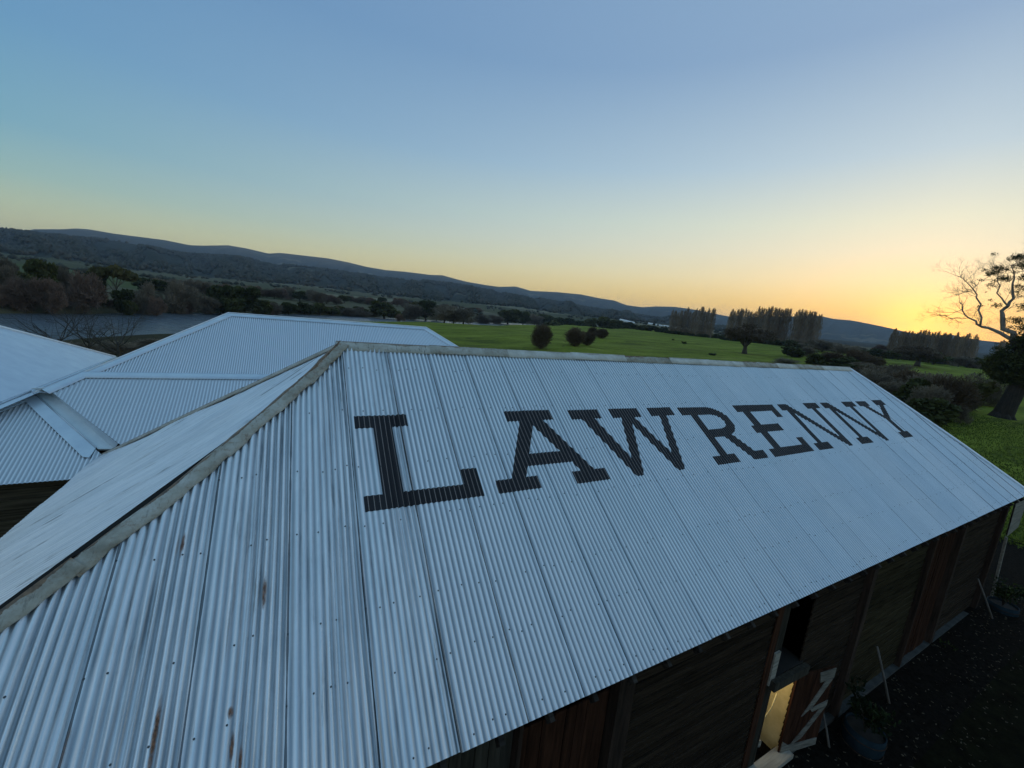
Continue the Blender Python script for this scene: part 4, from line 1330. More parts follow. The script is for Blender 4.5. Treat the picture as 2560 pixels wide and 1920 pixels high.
# ------------------------------------------------------------------ yard
M_STICK = simple('grey_stick', (0.07, 0.06, 0.05), (0.16, 0.14, 0.12), 4, .9)
def stick(a, b, r, label):
    mb = MB(); mid = (Vector(a) + Vector(b)) / 2 + Vector((.02, .01, .03))
    mb.tube([a, mid, b], [r, r * .9, r * .8], 6)
    tag(mb.build('timber_prop', M_STICK, None, True), label, 'prop')
stick((10.47, 2.84, 0), (10.48, 3.17, .85), .025, 'short timber leaning on the wall beside the open half door')
stick((13.29, 2.76, 0), (12.9, 3.2, 1.58), .03, 'tall pole leaning on the olive weatherboards beside the planter tub')
stick((21.16, 2.64, 0), (20.51, 3.2, 1.58), .03, 'slim pole leaning on the wall near the far corner')
M_EDGE = simple('path_edging', (0.10, 0.085, 0.07), (0.20, 0.18, 0.15), 4, .9)
for x0, x1, lab in ((13.4, 15.4, 'shorter edging board lying in the gravel nearest the camera'), (17.2, 20.6, 'longer edging board between gravel and grass farther along the path')):
    mb = MB(); mb.beam((x0, 1.885, .03), (x1, 1.885, .03), .05, .07); tag(mb.build('edging_board', M_EDGE), lab, 'edging')
mb = MB(); mb.box((20.06, 3.16, .06), (.34, .24, .12), Matrix.Rotation(.4, 3, 'Z')); tag(mb.build('concrete_block', M_CONC), 'pale block lying on the ground against the far wall', 'block')

M_TUB = simple('blue_grey_tub', (0.008, 0.016, 0.022), (0.018, 0.034, 0.044), 3, .8, spec=.1)
M_SOIL = simple('potting_soil', (0.012, 0.009, 0.006), (0.03, 0.022, 0.015), 9, .95, 0, .5)
M_LEAF = foliage_mat('green_leaves', (0.006, 0.013, 0.004), (0.016, 0.028, 0.008), (0.09, 0.105, 0.025), .25, 2.0)
def tub(x, y, r, h, label, plabel, ph, n):
    e = empty('planter_tub', (x, y, 0), 0, label, 'planter')
    mb = MB()
    prof = [(r * .82, 0), (r, h * .45), (r * .96, h), (r * .90, h), (r * .88, h - .06)]
    V, F = [], []
    S_ = 24
    for (rr, z) in prof:
        V += [(rr * math.cos(2 * PI * k / S_), rr * math.sin(2 * PI * k / S_), z) for k in range(S_)]
    for i in range(len(prof) - 1):
        for k in range(S_):
            F.append((i * S_ + k, i * S_ + (k + 1) % S_, (i + 1) * S_ + (k + 1) % S_, (i + 1) * S_ + k))
    mb.add(V, F); mb.build('tub', M_TUB, e, True)
    for z in (h * .25, h * .75):
        mb = MB(); mb.tube([(r * 1.0 * math.cos(2 * PI * k / 24), r * 1.0 * math.sin(2 * PI * k / 24), z) for k in range(25)], .012, 5, False)
        mb.build('hoop', M_POST, e, True)
    mb = MB(); mb.add([(r * .88 * math.cos(2 * PI * k / 16), r * .88 * math.sin(2 * PI * k / 16), h - .07) for k in range(16)], [tuple(range(16))]); mb.build('soil', M_SOIL, e)
    p = empty('potted_shrub', (x, y, h - .07), 0, plabel, 'plant')
    st = MB()
    P, D = [], []
    for k in range(9):
        a = rng.random() * 2 * PI; l = ph * (.6 + .5 * rng.random()); sp_ = .45
        e1 = Vector((math.cos(a) * l * sp_, math.sin(a) * l * sp_, l))
        st.tube([(0, 0, 0), e1 * .5 + Vector((0, 0, .08)), e1], [.014, .01, .004], 5)
        for j in range(n // 9):
            t = .35 + .65 * rng.random()
            c = e1 * t + Vector((0, 0, .08 * math.sin(t * PI)))
            P.append([c.x + rng.normal() * .09, c.y + rng.normal() * .09, c.z + rng.normal() * .08]); D.append(rng.normal(size=3))
    st.build('stem', M_BARK, p, True)
    link(bpy.data.objects.new('leaves', cards(np.array(P), np.array(D), .05, .10, 'leaves', M_LEAF)), p)
tub(11.3, 2.62, .38, .55, 'blue grey half barrel tub by the shed wall left of the leaning pole', 'leafy shrub growing in the nearer half barrel', .9, 360)
tub(22.2, 2.75, .40, .5, 'dark round tub near the far corner of the shed', 'bushy shrub growing in the far tub', .9, 420)
# weeds at the door step
def weed(x, y, n, h, label):
    P, D = [], []
    for k in range(n):
        a = rng.random() * 2 * PI; l = h * (.3 + .7 * rng.random())
        P.append([x + math.cos(a) * l * .4, y + math.sin(a) * l * .4, l * .5]); D.append([math.cos(a) * .5, math.sin(a) * .5, 1])
    o = link(bpy.data.objects.new('weed', cards(np.array(P), np.array(D), .035, .26, 'weed', M_LEAF)))
    tag(o, label, 'weed')
weed(7.85, 3.0, 60, .45, 'green weed tuft at the foot of the red door jamb')
weed(12.15, 2.95, 70, .5, 'low green growth between the dark post and the planter tub')
weed(17.6, 2.9, 60, .4, 'low growth under the red planks of the far wall')
# leaf litter and stones
P, D = [], []
n = 800
X = rng.random(n) * 18 + 7; Yv = 1.2 + rng.random(n) * 2.0
Z = np.array([ground_z(a, b) for a, b in zip(X, Yv)]) + .012
P = np.stack([X, Yv, Z], 1); D = rng.normal(size=(n, 3)) * np.array([1, 1, .15])
M_LITTER = simple('fallen_leaves', (0.03, 0.022, 0.012), (0.12, 0.09, 0.05), 30, .8)
tag(link(bpy.data.objects.new('leaf_litter', cards(P, D, .025, .05, 'leaf_litter', M_LITTER))), kind='stuff')
# grass tufts on the paddock near the shed
n = 26000
az_ = rng.uniform(76, 92, n); rr_ = 22 + 70 * rng.random(n) ** 1.2
X = rr_ * np.sin(np.radians(az_)); Yv = rr_ * np.cos(np.radians(az_))
ok = (X > 30)
X, Yv, az_, rr_ = X[ok], Yv[ok], az_[ok], rr_[ok]
Z = terrain(az_, rr_) + .05
P = np.stack([X, Yv, Z], 1); D = rng.normal(size=(len(X), 3)) * np.array([.5, .5, .2]) + np.array([0, 0, 1.0])
M_TUFT = foliage_mat('grass_blades', (0.04, 0.055, 0.010), (0.08, 0.105, 0.016), (0.14, 0.165, 0.03), .2, .15)
tag(link(bpy.data.objects.new('grass_tufts', cards(P, D, .05, .16, 'grass_tufts', M_TUFT))), kind='stuff')

# ------------------------------------------------------------------ trees
FARBANK = [('evergreen', -21.33, 185.0, 14.4, 8.4), ('grey', -23.12, 175.0, 10.4, 7.4), ('willow', -22.39, 166.0, 10.0, 7.3), ('willow', -20.77, 168.0, 10.3, 7.9), ('willow', -18.69, 174.0, 12.8, 10.4), ('gum', -16.43, 196.0, 15.9, 11.7), ('evergreen', -15.99, 180.0, 10.3, 7.8), ('evergreen', -15.55, 178.0, 6.7, 4.6), ('grey', -14.25, 188.0, 12.8, 8.6), ('willow', -13.51, 184.0, 7.6, 5.6), ('grey', -12.09, 200.0, 13.7, 9.2), ('grey', -10.7, 205.0, 12.6, 8.6), ('willow', -11.33, 203.0, 6.5, 7.2), ('evergreen', -7.99, 216.0, 16.1, 11.7), ('evergreen', -5.58, 226.0, 16.0, 13.8), ('evergreen', -7.02, 214.0, 10.3, 12.7), ('evergreen', -3.89, 236.0, 10.1, 10.9), ('grey', -9.05, 212.0, 8.7, 9.3), ('grey', -2.44, 246.0, 8.1, 9.0), ('willow', -3.36, 238.0, 6.4, 6.8), ('evergreen', -1.08, 262.0, 8.9, 11.8), ('evergreen', 0.8, 276.0, 9.9, 12.8), ('evergreen', 2.38, 286.0, 8.5, 13.7), ('shrub', 3.87, 296.0, 6.6, 13.3), ('grey', 5.59, 304.0, 6.5, 14.0), ('grey', 7.15, 312.0, 7.5, 16.1), ('shrub', -21.9, 182.0, 9.6, 5.2), ('grey', -20.06, 192.0, 11.8, 5.0), ('willow', -23.66, 166.0, 6.6, 5.0), ('evergreen', -17.74, 196.0, 11.6, 6.5), ('grey', -23.18, 215.0, 12.2, 5.8), ('evergreen', 10.21, 322.0, 17.3, 25.7), ('grey', 13.78, 345.0, 15.0, 25.4), ('evergreen', 15.71, 350.0, 19.8, 24.5), ('gum', 14.28, 362.0, 18.4, 13.3), ('evergreen', 17.18, 372.0, 19.1, 14.0), ('willow', 12.28, 208.0, 3.5, 4.9), ('sparse', 18.21, 226.0, 9.2, 20.4), ('sparse', 20.86, 229.0, 9.3, 17.6), ('sparse', 19.51, 227.0, 7.4, 15.2), ('grey', 23.16, 430.0, 10.8, 25.1), ('evergreen', 27.11, 500.0, 22.0, 36.6), ('evergreen', 29.27, 540.0, 22.5, 23.7), ('grey', 25.42, 460.0, 11.0, 22.5), ('grey', 30.92, 620.0, 17.2, 30.3), ('evergreen', 32.41, 650.0, 20.9, 31.6), ('shrub', 34.4, 600.0, 18.2, 31.9), ('shrub', 35.77, 600.0, 20.8, 28.8), ('shrub', 33.63, 560.0, 11.7, 32.6)]
HEDGE = [('shrub', 37.47, 560.0, 18.1, 29.4), ('evergreen', 38.66, 540.0, 23.6, 22.9), ('evergreen', 40.51, 520.0, 20.0, 29.1), ('evergreen', 42.07, 505.0, 11.4, 23.3), ('evergreen', 43.57, 498.0, 8.7, 15.8), ('shrub', 44.81, 495.0, 6.1, 17.8), ('evergreen', 45.78, 490.0, 8.1, 19.6), ('evergreen', 46.73, 488.0, 6.8, 17.2), ('shrub', 47.9, 485.0, 5, 16.8), ('shrub', 49.17, 480.0, 4.4, 16.4), ('shrub', 50.43, 480.0, 3.5, 16.1), ('shrub', 36.76, 530.0, 8.5, 30.5), ('shrub', 39.51, 515.0, 9.1, 29.1), ('shrub', 41.71, 500.0, 5, 27.8), ('shrub', 54.72, 470.0, 4, 14.8), ('shrub', 55.63, 470.0, 4, 10.9), ('shrub', 52.85, 472.0, 4, 22.9)]
PADD = [('hawthorn', 32.11, 101.7, 6.4, 5.2), ('hawthorn', 36.78, 116.6, 5.7, 5.8), ('hawthorn', 38.51, 126.7, 4.5, 4.6), ('hawthorn', 40.36, 187.3, 4.6, 6.0), ('hawthorn', 39.13, 192.7, 5.2, 5.1), ('grey', 58.06, 197.2, 14.2, 16.6), ('grey', 73.33, 278.9, 11.8, 20.3)]
POP = [[(49.07, 451.9, 24.1), (49.38, 444.6, 23.6), (49.52, 449.2, 22.8), (49.81, 454.3, 22.3), (50.11, 458.3, 25.3), (50.22, 463.8, 24.9), (50.53, 459.1, 24.2), (50.67, 457.2, 24.1), (50.88, 463.8, 28.1), (51.2, 464.1, 24.9), (51.49, 452.5, 23.5), (51.69, 465.5, 26.6), (51.89, 446.3, 27.4), (52.2, 438.5, 26.2), (52.43, 440.2, 29.2), (52.62, 442.0, 28.8), (52.93, 444.4, 26.2), (53.21, 451.8, 26.6), (53.31, 448.7, 29.5), (53.66, 441.7, 25.6), (53.76, 448.0, 28.9), (53.96, 429.5, 27.1)],
 [(55.8, 420.1, 24.8), (55.95, 421.6, 27.3), (56.11, 438.9, 26.9), (56.26, 419.1, 26.3), (56.56, 439.1, 28.9), (56.84, 442.0, 28.3), (56.89, 432.4, 29.4), (57.07, 427.8, 28.5), (57.37, 419.0, 28.4), (57.64, 441.0, 29.1), (57.85, 429.0, 28.0), (58.02, 432.3, 27.0), (58.23, 440.6, 27.6), (58.41, 435.3, 28.1), (58.7, 431.5, 32.1), (59.0, 408.3, 29.8), (59.21, 408.5, 29.7), (59.48, 409.4, 29.5), (59.69, 424.3, 31.1), (59.89, 425.7, 30.2), (60.0, 424.2, 32.7), (60.39, 419.0, 31.8), (60.57, 416.7, 31.3), (60.75, 422.3, 31.4), (60.97, 426.5, 31.6), (61.16, 425.6, 30.8), (61.39, 427.3, 32.3), (61.59, 418.4, 31.9), (61.87, 415.7, 32.1), (62.46, 408.5, 29.2), (62.68, 406.1, 31.0), (62.89, 408.8, 28.8), (62.96, 410.7, 31.3), (63.2, 418.1, 29.5), (63.34, 417.4, 31.0), (63.64, 406.3, 28.3), (63.71, 417.1, 30.6), (63.92, 408.0, 29.6), (64.14, 420.1, 30.2), (64.25, 420.6, 31.4), (64.62, 408.4, 27.2), (64.8, 403.3, 27.0)],
 [(71.0, 398.9, 19.5), (71.07, 391.2, 20.7), (71.16, 397.1, 21.5), (71.37, 384.1, 18.8), (71.57, 405.2, 19.9), (71.72, 396.8, 19.2), (71.75, 387.1, 19.1), (71.91, 395.6, 19.7), (72.08, 397.7, 19.0), (72.16, 403.7, 21.0), (72.35, 391.4, 19.2), (72.43, 402.6, 20.2), (72.59, 405.1, 19.5), (72.79, 383.2, 18.7), (72.91, 384.2, 18.6), (72.96, 395.7, 20.6), (73.12, 401.6, 20.2), (73.18, 386.0, 20.7), (73.32, 406.4, 21.4), (73.53, 395.1, 21.0), (73.62, 391.4, 20.2), (73.81, 391.7, 19.5), (73.99, 376.0, 20.4), (74.2, 382.1, 19.3), (74.24, 382.0, 20.8), (74.49, 382.1, 19.0), (74.63, 383.4, 19.5), (74.71, 389.9, 19.9), (74.87, 384.1, 19.1), (74.97, 389.7, 19.6), (75.07, 383.2, 19.8), (75.34, 382.0, 18.3), (75.46, 379.3, 18.7), (75.49, 392.5, 20.7), (75.7, 392.0, 18.3), (75.82, 386.5, 18.7), (75.88, 373.1, 19.0), (76.03, 374.1, 18.4), (76.1, 394.1, 20.5), (76.23, 393.2, 20.7), (76.42, 389.2, 18.1), (76.62, 386.9, 17.7), (76.67, 391.4, 20.4), (76.82, 375.6, 18.4)],
 [(78.22, 389.5, 16.6), (78.28, 407.9, 17.2), (78.38, 394.0, 17.4), (78.56, 397.4, 16.5), (78.64, 396.4, 16.9)]]
RIGHT = [('shrub', 62.88, 211.6, 6.8, 9.8), ('grey', 64.23, 226.0, 6.2, 8.7), ('grey', 65.54, 346.9, 10.1, 19.3), ('grey', 67.37, 312.5, 8.2, 14.7), ('hawthorn', 66.62, 184.3, 6.6, 10.0), ('hawthorn', 68.74, 186.5, 8.0, 8.4), ('hawthorn', 70.0, 181.9, 6.0, 7.9), ('shrub', 65.25, 181.9, 5.7, 8.0), ('shrub', 67.89, 168.6, 6.0, 8.8), ('sparse', 62.42, 143.0, 2.9, 7.7), ('willow', 70.57, 408.0, 11.1, 10.9), ('grey', 69.35, 161.5, 4.4, 6.3), ('grey', 71.79, 134.0, 6.0, 7.6), ('sparse', 70.46, 89.9, 4.6, 5.8), ('shrub', 73.76, 75.5, 5.7, 4.7), ('hawthorn', 75.85, 75.5, 6.5, 4.0), ('grey', 72.2, 83.2, 3.5, 4.3), ('grey', 74.76, 71.4, 4.9, 3.7), ('shrub', 77.41, 95.7, 5.8, 3.6), ('shrub', 73.9, 66.9, 3.5, 2.9), ('evergreen', 77.8, 411.8, 7.3, 8.4), ('evergreen', 76.03, 404.5, 8.5, 10.7), ('evergreen', 74.4, 326.9, 9.2, 13.8), ('sparse', 77.22, 75.7, 2.5, 1.9)]
KN = {'evergreen': ('evergreen_tree', 'dark rounded evergreen'), 'shrub': ('leafy_shrub', 'dark leafy shrub'), 'gum': ('gum_tree', 'pale limbed gum tree'),
      'willow': ('willow_bush', 'reddish leafless willow bush'), 'grey': ('bare_tree', 'grey brown leafless tree'), 'sparse': ('bare_tree', 'wide thin branched bare tree'), 'hawthorn': ('hawthorn_bush', 'dense brown hawthorn bush')}
def where_bank(az):
    if az < -19: return 'on the far bank at left edge'
    if az < -14: return 'on the far bank above the bare trees'
    if az < -8: return 'on the far bank left of new roof'
    if az < 0: return 'across the river above left roof end'
    if az < 8: return 'across the river above middle roof ridge'
    if az < 18: return 'across the river above right roof end'
    if az < 30: return 'across the river beyond the paddock edge'
    return 'across the river behind the lone bush'
ORD = ['leftmost', 'second from the left', 'third from the left', 'fourth from the left', 'fifth from the left', 'sixth from the left', 'seventh from the left', 'eighth from the left', 'ninth from the left']
def seq(lst, wfun, cap=9):
    byl = {}
    for it in lst:
        byl.setdefault((KN[it[0]][1], wfun(it[1], it[0])), []).append(it)
    for (lb, wh), its in byl.items():
        its = sorted(its, key=lambda q: q[1])
        for i, (kind, az, r, h, w) in enumerate(its):
            nm = KN[kind][0]
            cat = 'bush' if nm in ('willow_bush', 'leafy_shrub', 'hawthorn_bush') else 'tree'
            if len(its) == 1: lab = 'single ' + lb + ' ' + wh
            else: lab = ORD[min(i, 8)] + ' ' + lb + ' ' + wh
            plant(kind, nm, az, r, h, w, lab, cat, group=None if len(its) == 1 else lb + ' row ' + wh)
seq(FARBANK, lambda a, k: where_bank(a))
# fill the bank foot and the hedge rows behind
for i in range(46):
    az = -24.5 + i * .72 + random.uniform(-.3, .3)
    if az > 8.5: break
    r = tab(RF, az) + random.uniform(4, 10)
    k = random.choice(('willow', 'grey', 'willow', 'shrub'))
    h = random.uniform(3.2, 6.0); w = random.uniform(5, 8)
    nm, lb = KN[k]
    plant(k, nm, az, r, h, w, 'low ' + lb + ' at the water line ' + where_bank(az).replace('on the far bank ', '').replace('across the river ', ''), 'bush', 'low ' + lb + ' row at the water line ' + where_bank(az))
for i in range(40):
    az = -14 + i * .95 + random.uniform(-.3, .3)
    r = tab(RF, az) + 150 + random.uniform(-25, 25) + (60 if az > 5 else 0)
    k = random.choice(('willow', 'willow', 'grey', 'evergreen' if i % 5 == 0 else 'grey'))
    nm, lb = KN[k]
    plant(k, nm, az, r, random.uniform(7, 12), random.uniform(14, 22), lb + ' in the brown hedge line across the river flats', 'tree', lb + ' row across the river flats')
seq(HEDGE, lambda a, k: 'in the dark hedge beyond the paddock')
for i in range(26):
    az = 30.5 + i * 1.0 + random.uniform(-.3, .3)
    nm, lb = KN['shrub']
    r = 470 if az > 37 else 640
    plant('shrub', nm, az, r + random.uniform(-10, 25), random.uniform(4, 7.5), random.uniform(10, 16), 'low shrub in the foot of the hedge at the far side of the paddock', 'bush', 'low shrubs along the far paddock hedge')
for i in range(30):
    az = 62.5 + i * .56 + random.uniform(-.2, .2)
    nm, lb = KN['grey']
    plant(random.choice(('grey', 'shrub')), 'hedgerow_bush', az, 385 + random.uniform(-15, 30) - (az - 62) * 1.5, random.uniform(4, 8), random.uniform(9, 14), 'brown bush in the hedgerow under the right hand poplars', 'bush', 'bushes in the hedgerow under the right hand poplars')
plabs = ['round brown bush standing alone in the green paddock', 'larger front bush of the close pair in the paddock', 'smaller right bush of the close pair in the paddock', 'rear right bush behind the paddock pair', 'rear left bush behind the paddock pair',
         'lone spreading tree with a stout trunk before the middle poplars', 'spreading tree with a short pale trunk before the right hand poplars']
for (kind, az, r, h, w), lb in zip(PADD, plabs):
    plant('spreading' if kind == 'grey' else kind, 'spreading_tree' if kind == 'grey' else KN[kind][0], az, r, h, w * (1.15 if kind == 'grey' else 1.35), lb, 'tree' if kind == 'grey' else 'bush')
for az, r, h, w, lb in ((51.0, 236, 1.5, 3.2, 'small dark tussock alone in the open paddock'), (49.6, 262, .9, 2.0, 'tiny tussock left of the dark one in the paddock'), (54.5, 150, .9, 3.0, 'low rushes in the paddock hollow before the lone tree')):
    plant('shrub', 'tussock', az, r, h, w, lb, 'grass clump')
pl = ['left clump of tall leafless poplars', 'middle clump of tall leafless poplars', 'right hand row of leafless poplars before the sunset', 'small poplar clump beside the big tree']
for grp, lb in zip(POP, pl):
    for az, r, h in grp:
        hh = h * random.uniform(.97, 1.02)
        plant('poplar', 'poplar_tree', az, r, hh, hh * 1.05, 'tall bare columnar poplar in the ' + lb.split(' of ')[0].replace(' beside the big tree', '') + (' near the big tree' if 'small' in lb else ' against the hills'), 'tree', lb)
for i in range(16):
    az = 48.7 + i * .36
    plant('shrub', 'leafy_shrub', az, 438 + random.uniform(-4, 6), random.uniform(2.5, 4.5), random.uniform(6, 9), 'low shrub at the foot of the left poplar clump', 'bush', 'low shrubs at the foot of the left poplars')
for i in range(22):
    az = 55.6 + i * .43
    plant('shrub', 'leafy_shrub', az, 398 + random.uniform(-4, 6), random.uniform(2.5, 5.5), random.uniform(6, 9), 'low shrub at the foot of the middle poplar clump', 'bush', 'low shrubs at the foot of the middle poplars')
def wr(a, k):
    if a < 66.5: return 'between the middle poplars and the shed roof'
    if a < 71.5: return 'beyond the far end of the shed ridge'
    return 'behind the right hip of the shed roof'
def wr(a, k):
    if a < 66.5: return 'between middle poplars and shed roof'
    if a < 71.5: return 'beyond the far ridge end'
    return 'behind the right roof hip'
RIGHT += [('hawthorn', 72.9, 96, 5.4, 6.5), ('grey', 74.3, 88, 5.6, 6.5), ('hawthorn', 76.6, 84, 5.2, 5.5), ('shrub', 75.2, 66, 4.2, 5.0), ('grey', 71.4, 104, 5.2, 7), ('hawthorn', 70.0, 125, 5.0, 8), ('shrub', 68.8, 140, 5.0, 8), ('grey', 77.9, 110, 6.0, 6.5)]
seq([(k, az, r, h * (.96 if r < 120 else .82), max(w * 1.12, h * .85)) for k, az, r, h, w in RIGHT if not (380 < r and az > 75)], wr)

# bare trees on the near bank, built branch by branch
def branching(mb, p, d, L_, r, depth, up=.12, spread=.55, tips=None, n=5):
    pts, rad = [p], [r]
    q = p.copy(); dd = d.copy()
    seg = 4
    for i in range(seg):
        dd = (dd + Vector(rng.normal(size=3)) * .16 + Vector((0, 0, up))).normalized()
        q = q + dd * (L_ / seg)
        pts.append(q.copy()); rad.append(r * (1 - .55 * (i + 1) / seg))
    mb.tube(pts, rad, n if depth > 1 else 3, False)
    if depth == 0:
        if tips is not None: tips.append((q, dd))
        return
    for k in range(3 if depth > 1 else 4):
        i = rng.integers(1, seg + 1)
        ax = Vector(rng.normal(size=3)).normalized()
        nd = (dd + ax * spread * (1 + .4 * rng.random())).normalized()
        branching(mb, pts[i], nd, L_ * (.55 + .25 * rng.random()), max(rad[i] * .62, .006), depth - 1, up, spread, tips, n)
NEARB = [(-20.6, 68, 8.5, 'leftmost of the three bare trees on the near river bank'), (-18.6, 64, 8.0, 'middle bare tree of three on the near river bank'), (-16.6, 59, 8.2, 'rightmost and darkest bare tree on the near river bank')]
for az, r, h, lb in NEARB:
    x, y, z = P_az(az, r)
    e = empty('bare_bank_tree', (x, y, z - .1), 0, lb, 'tree')
    mb = MB(); mb.tube([(0, 0, -.2), (.05, 0, h * .18), (.0, .05, h * .3)], [.16, .12, .10], 8)
    mb.build('trunk', M_BLACKTW, e, True)
    mb = MB()
    for k in range(8):
        a = 2 * PI * k / 8 + rng.random()
        branching(mb, Vector((0, .03, h * (.12 + .18 * rng.random()))), Vector((math.cos(a), math.sin(a), .75)).normalized(), h * .42, .055, 3, .06, .6)
    mb.build('crown', M_BLACKTW, e)
for i in range(12):
    az = -26 + i * 1.15
    x, y, z = P_az(az, 74 + random.uniform(-8, 8))
    k = random.choice(('grey', 'sparse'))
    plant(k, 'bank_scrub', az, 76 + random.uniform(-10, 6), random.uniform(1.2, 2.2), random.uniform(3, 5), 'low leafless scrub on the near river bank', 'bush', 'low scrub along the near river bank')

# big tree at the right
gx, gy = 93.6, 17.3
e = empty('big_gum_tree', (gx, gy, ground_z(gx, gy) - .1), 0, 'huge old tree at the right edge with one dead bare limb and leafy top', 'tree')
gz0 = 0 - ground_z(gx, gy) + .1
SH = Vector((0, 0, gz0))
def tb_(pts, rad, n=8, mat=M_PALEBARK, nm='limb'):
    mb = MB(); mb.tube([Vector(p) + SH for p in pts], rad, n); return mb.build(nm, mat, e, True)
tb_([(0.1, .3, -.6), (0, 0, .5), (0.1, -0.3, 2.9), (0.1, -0.75, 6.1), (0.1, -0.8, 8.7), (0.0, -0.1, 10.7), (-0.2, 1.1, 12.4)], [1.55, 1.2, 1.02, .95, .88, .72, .46], 14, M_DKBARK, 'trunk')
for k in range(7):
    a = 2 * PI * k / 7 + .3
    tb_([(math.cos(a) * .7, math.sin(a) * .7, 1.5), (math.cos(a) * 1.2, math.sin(a) * 1.2, .55), (math.cos(a) * 2.1, math.sin(a) * 2.1, -.1), (math.cos(a) * 2.8, math.sin(a) * 2.8, -.5)], [.4, .42, .3, .12], 7, M_DKBARK, 'root')
limbs = [
 ([(-0.2, 1.0, 12.3), (-0.5, 2.5, 13.3), (-0.7, 3.7, 13.9), (-0.9, 5.0, 14.4), (-1.1, 6.0, 15.3), (-1.3, 6.9, 16.5), (-1.4, 7.4, 17.7)], [.34, .28, .23, .18, .13, .09, .05]),
 ([(-0.9, 4.6, 14.3), (-1.0, 5.2, 16.5), (-1.1, 5.8, 18.4), (-1.2, 6.3, 19.6), (-1.3, 7.3, 20.8), (-1.5, 8.3, 21.7)], [.16, .14, .12, .10, .06, .03]),
 ([(-0.2, 1.1, 12.4), (-0.5, 2.3, 13.9), (-0.5, 2.8, 16.1), (-0.5, 2.5, 17.3), (-0.4, 2.2, 18.4), (-0.5, 2.7, 20.5), (-0.5, 2.9, 22.2), (-0.5, 2.7, 23.9)], [.46, .38, .30, .25, .20, .14, .09, .05]),
 ([(-0.5, 2.5, 17.3), (-0.6, 3.3, 18.4), (-0.7, 3.8, 20.2), (-0.8, 4.3, 21.7), (-0.9, 4.9, 22.6)], [.15, .12, .09, .06, .03]),
 ([(-1.3, 6.9, 16.5), (-1.4, 7.5, 16.2), (-1.5, 8.3, 15.4)], [.06, .045, .02]), ([(-1.2, 6.3, 19.6), (-1.3, 7.2, 19.2), (-1.6, 8.5, 18.5)], [.06, .045, .02]),
 ([(-1.2, 6.3, 19.6), (-1.1, 6.0, 20.5), (-1.0, 5.4, 21.4)], [.06, .04, .02]), ([(-1.1, 6.0, 15.3), (-1.3, 7.0, 15.2), (-1.5, 8.3, 15.0)], [.06, .045, .02]),
 ([(0, .4, 11.5), (0.2, -1.0, 13.4), (.3, -2.2, 16), (.2, -2.8, 19)], [.34, .28, .2, .1]), ([(0, -.5, 9.5), (.5, -2.5, 11.2), (.6, -4, 13)], [.3, .22, .1]), ([(0, -.6, 7.5), (-.5, 1.2, 8.6), (-.8, 2.2, 9)], [.22, .15, .06])]
def wig(P, R):
    """kinks between the given joints"""
    Q, S_ = [], []
    for i in range(len(P) - 1):
        a, b = Vector(P[i]), Vector(P[i + 1])
        Q.append(a); S_.append(R[i])
        Q.append(a.lerp(b, .5) + Vector((rng.normal() * .12, rng.normal() * .16, rng.normal() * .12))); S_.append((R[i] + R[i + 1]) / 2)
    Q.append(Vector(P[-1])); S_.append(R[-1])
    return Q, S_
for P, R in limbs:
    Q, S_ = wig(P, [x * .82 for x in R])
    tb_(Q, S_, 7)
mb = MB()
for P, R in limbs[:8]:
    for k in range(9 if len(P) > 4 else 5):
        i = int(rng.integers(1, len(P)))
        t_ = rng.random()
        p0 = Vector(P[i - 1]).lerp(Vector(P[i]), t_)
        d = (Vector(P[i]) - Vector(P[i - 1])).normalized() * .6 + Vector((rng.normal() * .3, rng.normal() * .9, rng.random() * .7))
        branching(mb, p0 + SH, d.normalized(), 1.1 + 1.3 * rng.random(), .038, 3, .05, .65, None, 3)
for a, b, c in ((0, 1.6, 16.5), (-.2, 2.2, 18.5), (-.3, 3.0, 21), (.1, -.4, 15.5), (.1, -1.5, 18), (0, -1, 20.5), (-.3, 2, 22.3), (.2, -2.4, 16)):
    for k in range(3):
        branching(mb, Vector((a, b, c)) + SH, Vector((rng.normal() * .4, rng.normal(), .5)).normalized(), 1.6, .04, 3, .05, .65, None, 3)
mb.build('bare_twigs', M_PALEBARK, e)['kind'] = 'stuff'
leafs = [(-0.5, 2.9, 24.3, 1.0), (-0.6, 2.2, 23.1, .9), (-0.8, 4.3, 22.7, .9), (-0.9, 5.0, 22.1, .8), (-0.7, 3.6, 21.3, .8), (-0.4, 1.6, 21.3, .9), (-0.8, 4.7, 20.3, .6), (-0.6, 3.6, 17.3, .7), (-0.4, 1.2, 19.9, .9), (-0.3, .8, 17.3, .9), (-0.3, 1.3, 15.3, .9), (-0.1, 0.2, 14.2, 1.1), (.2, -1.5, 16, 1.2), (.2, -2, 18.6, 1.3), (.3, -3, 14, 1.4), (0.1, -1.5, 21, 1.2),
         (-0.2, 1.3, 10.0, 1.1), (-0.3, 1.9, 8.7, 1.2), (-0.2, 1.2, 7.4, 1.1), (0.1, -0.6, 9.6, 1.3), (-.2, 0.3, 8.4, 1.4), (.1, -1.4, 6.4, 1.2), (-0.1, 0.4, 11.4, .9), (.4, -3.4, 11, 1.5), (.4, -3, 8.5, 1.5), (-.2, 2.5, 9.6, .8), (.3, -2.2, 12.6, 1.3), (-.6, 1.6, 6.6, .8)]
leafs += [(.1, -1.0, 22.6, 1.2), (.2, -2.2, 20.4, 1.5), (.3, -3.4, 17.5, 1.7), (.3, -3.6, 15.4, 1.6), (.1, -.2, 18.6, 1.0), (0, -.4, 12.6, 1.3), (.1, -1.8, 10.6, 1.5), (0, .6, 9.3, 1.3), (-.1, 1.8, 7.9, 1.1), (.1, .2, 7.0, 1.5), (.3, -2.2, 7.4, 1.6), (-.3, 2.3, 11.0, .7), (0, -.2, 24.4, 1.1), (-.2, 1.0, 23.6, .9)]
